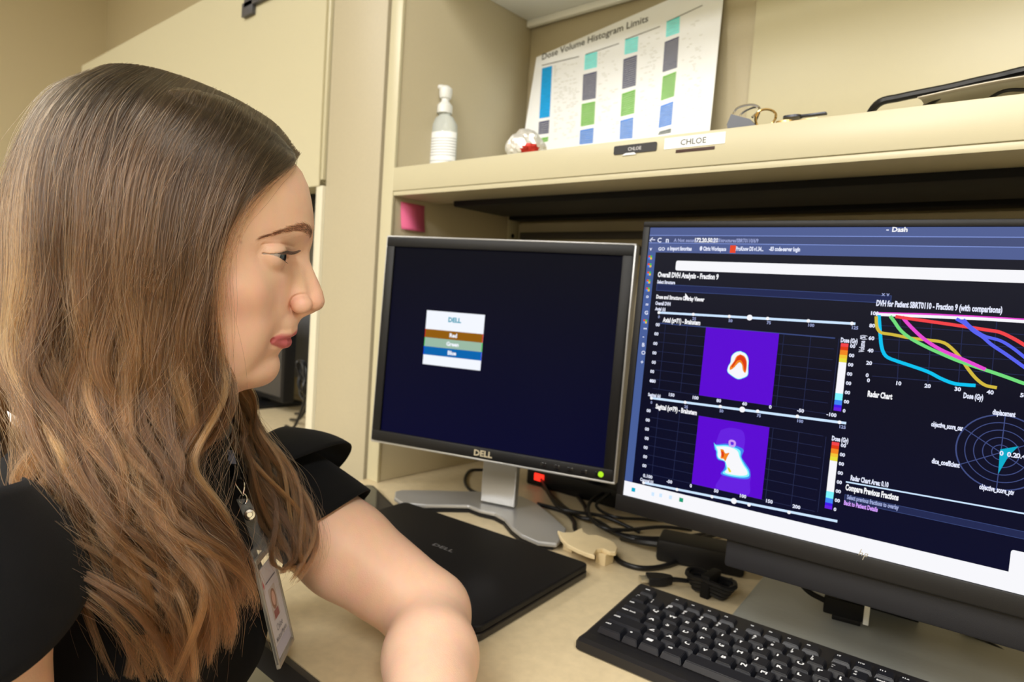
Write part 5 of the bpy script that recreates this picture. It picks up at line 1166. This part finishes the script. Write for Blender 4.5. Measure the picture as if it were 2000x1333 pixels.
def make_hair(G, n, nclump, depth, k=40, wave=7., spread=.05, seed=1, tmin=.78, fly=.04, tone0=1.0, lockamp=1.0, rsc=1.0, streak=None):
    r = np.random.RandomState(seed); nu, nv = G.shape[:2]
    cu = r.rand(nclump); cdp = r.rand(nclump)**1.0; cph = 2.2*np.sin(cu*5+seed)+r.normal(0, .75, nclump); cfr = r.uniform(.9, 1.12, nclump); cto = np.exp(r.normal(0, .42, nclump)); cend = r.uniform(tmin, 1, nclump)
    ca = r.uniform(.35, 1.4, nclump)
    if streak is not None: cto = cto*np.where(r.rand(nclump) < .20, 2.6, 1)
    ci = r.randint(0, nclump, n); tt = np.linspace(0, 1, k)
    du = r.normal(0, spread, n); dd = r.normal(0, .16, n)
    vend = np.clip(cend[ci]+r.normal(0, .035, n), .3, 1.0)
    V_ = tt[None]*vend[:, None]                                        # 0..1 along v
    gather = 1-.87*np.clip((V_-.12)/.55, 0, 1)
    U_ = np.clip(cu[ci][:, None]+du[:, None]*gather*1.1, 0, 1)
    D_ = np.clip(cdp[ci][:, None]+dd[:, None], 0, 1.1)
    # guide surface
    Gv = crom(np.swapaxes(G, 0, 1), np.linspace(0, nv-1, 121))         # (121, nu, 3)
    Gu = crom(np.swapaxes(Gv, 0, 1), np.linspace(0, nu-1, 81))         # (81, 121, 3)
    dU = np.gradient(Gu, axis=0); dV = np.gradient(Gu, axis=1); Nn = np.cross(dU, dV); Nn /= np.linalg.norm(Nn, axis=2)[..., None]+1e-9
    Tu = dU/(np.linalg.norm(dU, axis=2)[..., None]+1e-9)
    def samp(A):
        a = U_*80; b = V_*120; i = np.clip(a.astype(int), 0, 79); j = np.clip(b.astype(int), 0, 119); fa = (a-i)[..., None]; fb = (b-j)[..., None]
        return (A[i, j]*(1-fa)+A[i+1, j]*fa)*(1-fb)+(A[i, j+1]*(1-fa)+A[i+1, j+1]*fa)*fb
    P = samp(Gu); NN = samp(Nn); TT = samp(Tu)
    sgn = np.sign((NN[..., 1]*np.sign(P[..., 1].mean())).mean()) if abs(P[..., 1].mean()) > 20 else np.sign(-NN[..., 0].mean())
    NN = NN*sgn
    th = depth*np.clip(.25+V_*2.2, 0, 1)
    wv = np.clip((V_-.30)/.4, 0, 1)
    ph = cph[ci][:, None]; fq = cfr[ci][:, None]
    off = wave*wv*ca[ci][:, None]*np.sin(V_*17*fq+ph)
    off2 = wave*.6*wv*np.sin(V_*14*fq+ph*1.7+1)
    own = r.uniform(0, 6.28, n)[:, None]; amp = (.5+1.4*r.rand(n)[:, None])*lockamp
    jit = amp*(.25+V_)*np.sin(V_*r.uniform(3, 16, n)[:, None]+own); jit2 = amp*(.25+V_)*np.sin(V_*r.uniform(3, 16, n)[:, None]+own*2.3)
    P = P+TT*(off+jit)[..., None]+NN*(-D_*th+off2*.7+jit2+1.0)[..., None]
    # a few flyaways
    fl = r.rand(n) < fly
    if fl.any():
        a1 = r.normal(0, 1, (fl.sum(), 1, 3))*np.array((7., 5., 6.)); fr_ = (tt**1.6)[None, :, None]
        P[fl] += a1*fr_+NN[fl]*(r.uniform(0, 9, (fl.sum(), 1, 1))*np.sin(tt*3.0)[None, :, None])+r.normal(0, 1, (fl.sum(), 1, 3))*4*np.sin(tt*9)[None, :, None]*fr_
    P = push_out(P, 2.0+3.0*np.clip(U_*8, 0, 1)+(1.0+6.0*np.clip(V_*6, 0, 1))*(1-np.clip(D_, 0, 1)))
    rad = np.full((n, k), .000105*rsc)*(1-.55*tt**4)[None]
    tone = tone0*cto[ci]*np.exp(r.normal(0, .42, n)); tone = np.where(r.rand(n) < .07, tone*2.2, tone)
    return W3(P), rad, np.clip(tone, .3, 5.5)
def under(G, off):
    nu, nv = G.shape[:2]
    Gv = crom(np.swapaxes(G, 0, 1), np.linspace(0, nv-1.6, 70)); Gu = crom(np.swapaxes(Gv, 0, 1), np.linspace(.02, nu-1.02, 50))
    dU = np.gradient(Gu, axis=0); dV = np.gradient(Gu, axis=1); Nn = np.cross(dU, dV); Nn /= np.linalg.norm(Nn, axis=2)[..., None]+1e-9
    sg = np.sign((Nn[..., 1]*np.sign(Gu[..., 1].mean())).mean()) if abs(Gu[..., 1].mean()) > 20 else np.sign(-Nn[..., 0].mean())
    v = np.linspace(0, 1, 70); o_ = off*np.clip(.5+v*2, 0, 1)
    return push_out(Gu-Nn*sg*o_[None, :, None], np.full(Gu.shape[:2], .3))
UH = mat('hair_mass', (.016, .009, .005), .6, var=.3, vscale=60, stretch=(1, 1, .1), bump=.6, bscale=120)
vs_, qs_ = [], []; o_ = 0
for G, off in ((GN, 13), (GF, 9), (GB, 9)):
    A = under(G, off); nu, nv = A.shape[:2]; vs_.append(A.reshape(-1, 3)); ii, jj = np.meshgrid(np.arange(nu-1), np.arange(nv-1), indexing='ij'); a = (ii*nv+jj).ravel()+o_
    qs_.append(np.stack([a, a+1, a+nv+1, a+nv], 1)); o_ += nu*nv
hair = np_mesh('hair', W3(np.vstack(vs_)), np.vstack(qs_), UH, PR)
so = hair.modifiers.new('s', 'SOLIDIFY'); so.thickness = .002; so.offset = 0
HS = float(HSCALE)
P, R_, T_o = make_hair(GN, int(30000*HS), 125, 32, wave=15, seed=2, streak=1, rsc=1.0/HS**.5); strands('hair_strands', P, R_, T_o, HAIRM, hair)
P, R_, T_o = make_hair(GN, 700, 500, 10, wave=16, seed=31, spread=.2, lockamp=4.5, fly=.5, tone0=2.0, tmin=.35, rsc=.75); strands('hair_strands', P, R_, T_o, HAIRM, hair)
P, R_, T_o = make_hair(GF, int(7000*HS), 36, 20, wave=8, seed=5, streak=1, rsc=1.0/HS**.5); strands('hair_strands', P, R_, T_o, HAIRM, hair)
P, R_, T_o = make_hair(GB, int(7000*HS), 70, 18, wave=8, seed=7, tmin=.7, rsc=1.1/HS**.5, fly=.08); strands('hair_strands', P, R_, T_o, HAIRM, hair)

# brow and lash hairs, set on the skin
def on_skin(s0, t0, z0, dirv=(-1, 0, 0)):
    p = np.stack(np.broadcast_arrays(s0, t0, z0), -1).astype(float); d = np.array(dirv, float); d /= np.linalg.norm(d); p = p-d*30
    for _ in range(40):
        f = head_sdf(p[:, 0], p[:, 1], p[:, 2]); p = p+d*np.maximum(f, -2)[:, None]*.7
    return p
BROWM = hair_mat('brow_hair', (.05, .028, .018), (.05, .028, .018)); LASHM = hair_mat('lash_hair', (.008, .007, .007), (.008, .007, .007))
r = np.random.RandomState(5)
for sg in (1, -1):
    n = 620; a = r.rand(n)**.85; tq = 9+a*41; zc_ = 49.5+8.0*np.sin(np.clip(a*1.15+.12, 0, 1.3)*2.3)-6.5*a**2.2; wv_ = np.interp(a, [0, .12, .5, 1], [3.2, 4.0, 3.2, .8])
    zz = zc_+wv_*(r.rand(n)*2-1)*.9; P0 = on_skin(np.zeros(n), tq*sg, zz, (-1, 0, 0))
    dv = np.stack([-.35*np.ones(n), .85*sg*np.ones(n), .45-.9*a+r.normal(0, .15, n)], -1); dv /= np.linalg.norm(dv, axis=1)[:, None]
    ln = 5.5+2.5*r.rand(n)-2.0*a; tt = np.linspace(0, 1, 6); P = P0[:, None]+dv[:, None]*(ln[:, None]*tt)[..., None]
    Pf = P.reshape(-1, 3); f = head_sdf(Pf[:, 0], Pf[:, 1], Pf[:, 2]); e = .5
    gr = np.stack([(head_sdf(Pf[:, 0]+e*(i == 0), Pf[:, 1]+e*(i == 1), Pf[:, 2]+e*(i == 2))-f)/e for i in range(3)], -1); gr /= np.linalg.norm(gr, axis=1)[:, None]
    Pf = Pf+gr*(-f+np.tile(np.array([-.3, .25, .5, .6, .6, .5]), n))[:, None]
    strands('eyebrow', W3(Pf.reshape(n, 6, 3)), np.full((n, 6), .00009)*(1-.6*tt), np.ones(n), BROWM, PR)
    n = 240; a = r.uniform(-1, 1, n); tt = np.linspace(0, 1, 8)
    y0 = a*12.2; zu = .5+3.7*(1-np.abs(y0/13.4)**1.7); x0 = np.sqrt(np.clip(13.6**2-y0**2-zu**2, 1, None))
    B0 = np.stack([-43.8+x0, (32.5+y0)*sg, 33.4+zu], -1); out_ = np.stack([np.full(n, .95), (y0/16)*sg+r.normal(0, .1, n), np.full(n, -.25)], -1); ln = 8.0+1.5*r.rand(n)
    P = B0[:, None]+out_[:, None]*(1.15*ln[:, None]*tt)[..., None]+np.array((0, 0, 1.))*(3.6*tt**2.2)[None, :, None]
    strands('eyelashes', W3(P), np.full((n, 8), .00013)*(1-.7*tt), np.ones(n), LASHM, PR)
    n = 60; a = r.uniform(-1, 1, n); y0 = a*10.5; zl = -.3-4.5*(1-np.abs(y0/13.4)**1.7); x0 = np.sqrt(np.clip(13.3**2-y0**2-zl**2, 1, None))
    B0 = np.stack([-43.8+x0, (32.5+y0)*sg, 33.4+zl], -1); out_ = np.stack([np.full(n, .8), (y0/16)*sg+r.normal(0, .15, n), np.full(n, -.5)], -1)
    P = B0[:, None]+out_[:, None]*((1.8+.8*r.rand(n))[:, None]*tt)[..., None]
    strands('eyelashes', W3(P), np.full((n, 8), .00006)*(1-.7*tt), np.ones(n), LASHM, PR)
# ---- clothing
FAB = mat('black_fabric', (.0032, .0034, .0045), .9, bump=.35, bscale=2200, sheen=.03, spec=.2, var=.15, vscale=40)
def shirt_sdf(s, t, z):
    X = (s, t, z); b = torso(X)
    f, g = arms(X)
    uL = (eL-JL)/np.linalg.norm(eL-JL); uR = (eR-JR)/np.linalg.norm(eR-JR)
    hL = sum((X[i]-JL[i])*uL[i] for i in range(3)); hR = sum((X[i]-JR[i])*uR[i] for i in range(3))
    b = smin(b, smax(f-3, hL-30, 3), 15); b = smin(b, smax(g-3, hR-30, 3), 15)
    # neckline: front scoop and level top
    b = smax(b, z+96+.12*(s+138), 4)
    b = b+1.6*np.sin(s*.06+z*.05)*np.sin(t*.05-z*.035)
    b = smax(b, -(z+612), 3)
    return b
V, Q = surface_nets(shirt_sdf, np.arange(-245, 110, 4.5), np.arange(-245, 245, 4.5), np.arange(-620, -80, 4.5)); V = smooth_mesh(V, Q, 5)
shirt = np_mesh('shirt', W3(V), Q, FAB, PR)
def sleeve(J, E, up, L_, r0, r1, a0, a1, name, wob=4, base=-16, lift=0):
    d = (E-J)/np.linalg.norm(E-J); up = np.array(up, float); up = up-d*(up@d); up /= np.linalg.norm(up); q = np.cross(d, up)
    na, nl = 48, 14; vs = []
    for i in range(na+1):
        a = math.radians(a0+(a1-a0)*i/na); edge = math.sin(math.pi*i/na)**.6
        for j in range(nl+1):
            f = j/nl; h = base+(L_*(.35+.65*edge))*f; rr_ = r0+(r1-r0)*math.sin(f*math.pi/2)+wob*f*math.sin(a*3+.7)
            vs.append(J+d*h+(up*math.cos(a)+q*math.sin(a))*rr_+np.array((0, 0, lift*f)))
    vs = np.array(vs); ii, jj = np.meshgrid(np.arange(na), np.arange(nl), indexing='ij'); a = (ii*(nl+1)+jj).ravel()
    o = np_mesh(name, W3(vs), np.stack([a, a+1, a+nl+2, a+nl+1], 1), FAB, PR); m_ = o.modifiers.new('s', 'SOLIDIFY'); m_.thickness = .0022; return o
sleeve(JL, eL, (0, -.2, 1), 106, 53, 58, -150, 150, 'sleeve', 2)
sleeve(JL, eL, (0, -.3, 1), 62, 60, 82, -80, 100, 'sleeve', 3, base=-22)
sleeve(JR, eR, (0, 1, .25), 96, 40, 70, -125, 125, 'sleeve', 4, base=-58)
# trousers
def trou(s, t, z):
    X = (s, t, z); f = smax(torso(X)-4, z+560, 4); 
    for sg in (-1, 1):
        h = np.array(TP(-50, 75*sg, -625)); kn = np.array(TP(360, 95*sg, -600)); an = np.array(TP(340, 100*sg, -1010))
        f = smin(f, smin(cap(X, tuple(h), tuple(kn), 85, 60), cap(X, tuple(kn), tuple(an), 58, 38), 15), 25)
    return f
V, Q = surface_nets(trou, np.arange(-290, 400, 9.), np.arange(-280, 400, 9.), np.arange(-1058, -540, 9.)); V = smooth_mesh(V, Q, 3)
np_mesh('trousers', W3(V), Q, mat('black_trousers', (.012, .012, .016), .8, bump=.3, bscale=900, var=.1), PR)
for sg in (-1, 1):
    c = W3(np.array(TP(380, 100*sg, -1055))); fd = np.array(W3(np.array(TP(1380, 100*sg, -1055)))-c); fd /= np.linalg.norm(fd)
    m = MB(); m.rbox(-.11, -.045, 0, .13, .045, .06, .02, 4); o = m.build('shoe', BLACKP); o.matrix_world = frame((c[0], c[1], .002), fd, (-fd[1], fd[0], 0), (0, 0, 1)); mw = o.matrix_world.copy(); o.parent = PR; o.matrix_parent_inverse = PR.matrix_world.inverted(); o.matrix_world = mw
# white tag at the back of the neck
c0, c1, c2, c3 = [ond(*p) for p in ((14, 803, .425), (66, 836, .425), (66, 858, .42), (20, 824, .42))]
m = MB(); m.add([c0, c1, c2, c3], [(0, 1, 2, 3)]); o = m.build('collar_tag', PAPER); o.parent = PR; o.matrix_parent_inverse = PR.matrix_world.inverted(); o.modifiers.new('s', 'SOLIDIFY').thickness = .0006

# ---- badge on its lanyard
bX = np.array((-.740, .667, -.093)); bZ = np.array((-.251, -.146, .957)); bX /= np.linalg.norm(bX); bZ -= bX*(bX@bZ); bZ /= np.linalg.norm(bZ); bY = np.cross(bZ, bX)
BC = np.array((-.525, .302, .817)); W, H = .058, .092
MBd = frame(BC-bX*W/2-bZ*H/2, bX, bY, bZ)
t = thing('id_badge', 'photo name badge in clear holder hanging in front of the chest', 'badge', MBd)
PV = mat('clear_vinyl', (.75, .77, .76), .12, spec=.6); PV.node_tree.nodes['Principled BSDF'].inputs['Alpha'].default_value = .14
m = MB(); m.prism(rrect(W, H+.012, .004, 4, W/2, H/2+.004), -.0012, .0012, axes=(0, 2, 1)); m.build('holder', PV, t)
m = MB(); rframe(m, 0, -.002, W, H+.001, .003, .002, W-.003, H-.004, -.0018, .0016, .0008); m.build('holder_rim', mat('vinyl_rim', (.30, .28, .24), .3), t)
m = MB(); m.box(.0035, -.0004, .0035, W-.0035, .0004, H-.010); m.build('card', mat('card_white', (.72, .74, .82), .3), t)
m = MB()
def bq(x0, z0, x1, z1, mi, y=-.00055): m.add([(x0*W, y, z0*H), (x1*W, y, z0*H), (x1*W, y, z1*H), (x0*W, y, z1*H)], [(0, 1, 2, 3)], mi)
bq(.30, .36, .68, .66, 0); bq(.06, .04, .94, .16, 6)
def bell(cx, cz, rx, rz, mi, y): m.add([(W*(cx+rx*math.cos(a)), y, H*(cz+rz*math.sin(a))) for a in np.linspace(0, 5.9, 16)], [tuple(range(16))], mi)
bell(.49, .54, .14, .10, 1, -.0006); bell(.49, .545, .085, .07, 2, -.00065); bq(.36, .36, .62, .44, 3, -.00062)
add_text(m, 'Chloe', .0085, lambda a, b: (W*.5+a, -.0006, H*.25+b), 4, 'CENTER', .0)
add_text(m, 'Medical Physics', .0058, lambda a, b: (W*.5+a, -.0007, H*.175+b), 4, 'CENTER', .01)
m.add([(W*(.14+x), -.0006, H*(.70+z)) for x, z in ((0, 0), (.05, .03), (.02, .09), (-.02, .05))], [(0, 1, 2, 3)], 5)
bq(.26, .72, .84, .735, 4)
m.build('card_print', [mat('photo_ground', (.55, .52, .50), .5), mat('photo_hair', (.28, .12, .05), .5), mat('photo_skin', (.72, .45, .34), .5), mat('photo_clothes', (.30, .06, .06), .5), mat('card_type', (.12, .14, .22), .5), mat('card_red', (.65, .05, .07), .5), mat('card_band', (.52, .55, .72), .5)], t)
inv = np.array(MBd.inverted())
def bl_(p): return tuple((inv@np.array([*p, 1]))[:3])
q0 = BC+bZ*(H/2+.004); s1 = ond(488, 1006, .560); s2 = ond(474, 975, .560); s3 = ond(458, 925, .572); s4 = ond(447, 870, .580)
m = MB(); vs = []
for c_, w_ in ((q0-bZ*.008, .007), (q0*.5+s1*.5, .0065), (s1, .006), (s2, .0055)):
    for s_ in (-1, 1): vs.append(bl_(c_+CR*s_*w_*.8+bX*s_*w_*.5))
m.add(vs, [(0, 1, 3, 2), (2, 3, 5, 4), (4, 5, 7, 6)], 0, True); o = m.build('strap_loop', PV, t); o.modifiers.new('s', 'SOLIDIFY').thickness = .0012
m = MB(); m.lathe([(0, 0), (.0046, 0), (.0050, .0010), (.0042, .0022), (.0024, .0024), (.0020, .0014), (0, .0014)], (0, 0, 0), 20)
qv = Vector((0, 0, 1)).rotation_difference(Vector(CAM-s1).normalized())
m.v = [bl_(np.array(s1)+np.array(qv @ Vector(p))) for p in m.v]; m.build('snap', CHROME, t)
m = MB(); rr_ = .0042
ring = [bl_(s2+CR*rr_*math.cos(a)*.8+CU*rr_*math.sin(a)) for a in np.linspace(0, 6.28, 14)]; m.tube(ring, .0009, 7); m.build('ring', CHROME, t)
m = MB(); m.tube([bl_(s2+CU*.003), bl_(s2+CU*.012-CR*.006), bl_(s3-CU*.002-CR*.002)], .0009, 7); m.tube([bl_(s2+CU*.003), bl_(s2+CU*.013+CR*.001), bl_(s3-CU*.002+CR*.003)], .0009, 7); m.build('hook', CHROME, t)
LAN = mat('lanyard_black', (.012, .012, .014), .5, bump=.4, bscale=900)
t2 = thing('lanyard', 'black printed lanyard ribbon round the neck carrying the badge', 'lanyard', frame(s3, (1, 0, 0), (0, 1, 0), (0, 0, 1)))
def ribbon(P, w_, name, mt, dirs):
    P = spline(np.array(P), 6)-s3; vs = []; D_ = np.array(dirs, float); D_ /= np.linalg.norm(D_)
    for p in P: vs += [p-D_*w_/2, p+D_*w_/2]
    m_ = MB(); m_.add(vs, [(2*i, 2*i+1, 2*i+3, 2*i+2) for i in range(len(P)-1)], 0, True); o = m_.build(name, mt, t2); o.modifiers.new('s', 'SOLIDIFY').thickness = .0012; return o
nb_ = W3(np.array((-165, 5, -125)))
ribbon([s3, s4, ond(438, 820, .560), W3(np.array((-75, 60, -105))), W3(np.array((-120, 68, -95)))], .014, 'ribbon', LAN, CR*.7+CU*.1+_F*.3)
ribbon([s3+bX*.004, ond(462, 860, .60), ond(455, 800, .615), W3(np.array((-85, -56, -95))), W3(np.array((-125, -60, -90)))], .014, 'ribbon', LAN, CR*.7+_F*.3)
m = MB()
for k in range(4):
    f_ = .12+.2*k; c_ = np.array(s3)*(1-f_)+np.array(s4)*f_-np.array(s3)+(CAM-s3)/np.linalg.norm(CAM-s3)*.0022
    m.add([c_+CR*a*.0036+CU*b*.0030 for a, b in ((-1, -.6), (1, -1), (.8, .7), (-.6, 1))], [(0, 1, 2, 3)])
m.build('printed_mark', mat('lanyard_print', (.30, .32, .45), .3), t2)
m = MB(); m.rbox(-.006, -.003, -.004, .006, .003, .008, .001); m.build('crimp', BLACKP, t2)

# ---- office chair under the person
c = np.array((hipw[0], hipw[1]))
ca = math.atan2(e1[0]*hS[1]+e1[1]*hT[1], e1[0]*hS[0]+e1[1]*hT[0])
t = thing('office_chair', 'dark office chair under the seated person', 'chair', zrot((c[0], c[1], 0), ca))
zs = hipw[2]-.155
m = MB(); m.rbox(-.22, -.24, zs-.07, .24, .24, zs, .03, 4); m.build('seat', FAB, t)
m = MB(); m.rbox(-.30, -.20, zs+.10, -.24, .20, zs+.38, .025, 4); m.build('backrest', FAB, t)
m = MB(); m.tube([(-.27, 0, zs+.14), (-.27, 0, zs-.04), (-.18, 0, zs-.08), (0, 0, zs-.08)], .014, 8); m.build('back_arm', BLACKP, t)
m = MB(); m.lathe([(0, .06), (.03, .06), (.03, zs-.2), (.02, zs-.19), (.02, zs-.07), (0, zs-.07)], (0, 0, 0), 16); m.build('column', BLACKP, t)
for k in range(5):
    a = 2*math.pi*k/5+.3; m = MB(); m.tube([(0, 0, .09), (.15*math.cos(a), .15*math.sin(a), .08), (.28*math.cos(a), .28*math.sin(a), .055)], [.022, .014], 8); m.build('leg', BLACKP, t)
    m = MB(); m.lathe([(0, -.012), (.022, -.012), (.025, 0), (.022, .012), (0, .012)], (0, 0, 0), 14); m.v = [(.28*math.cos(a)+p[0], .28*math.sin(a)+p[2], .0255+p[1]) for p in m.v]; m.build('caster', BLACKP, t)
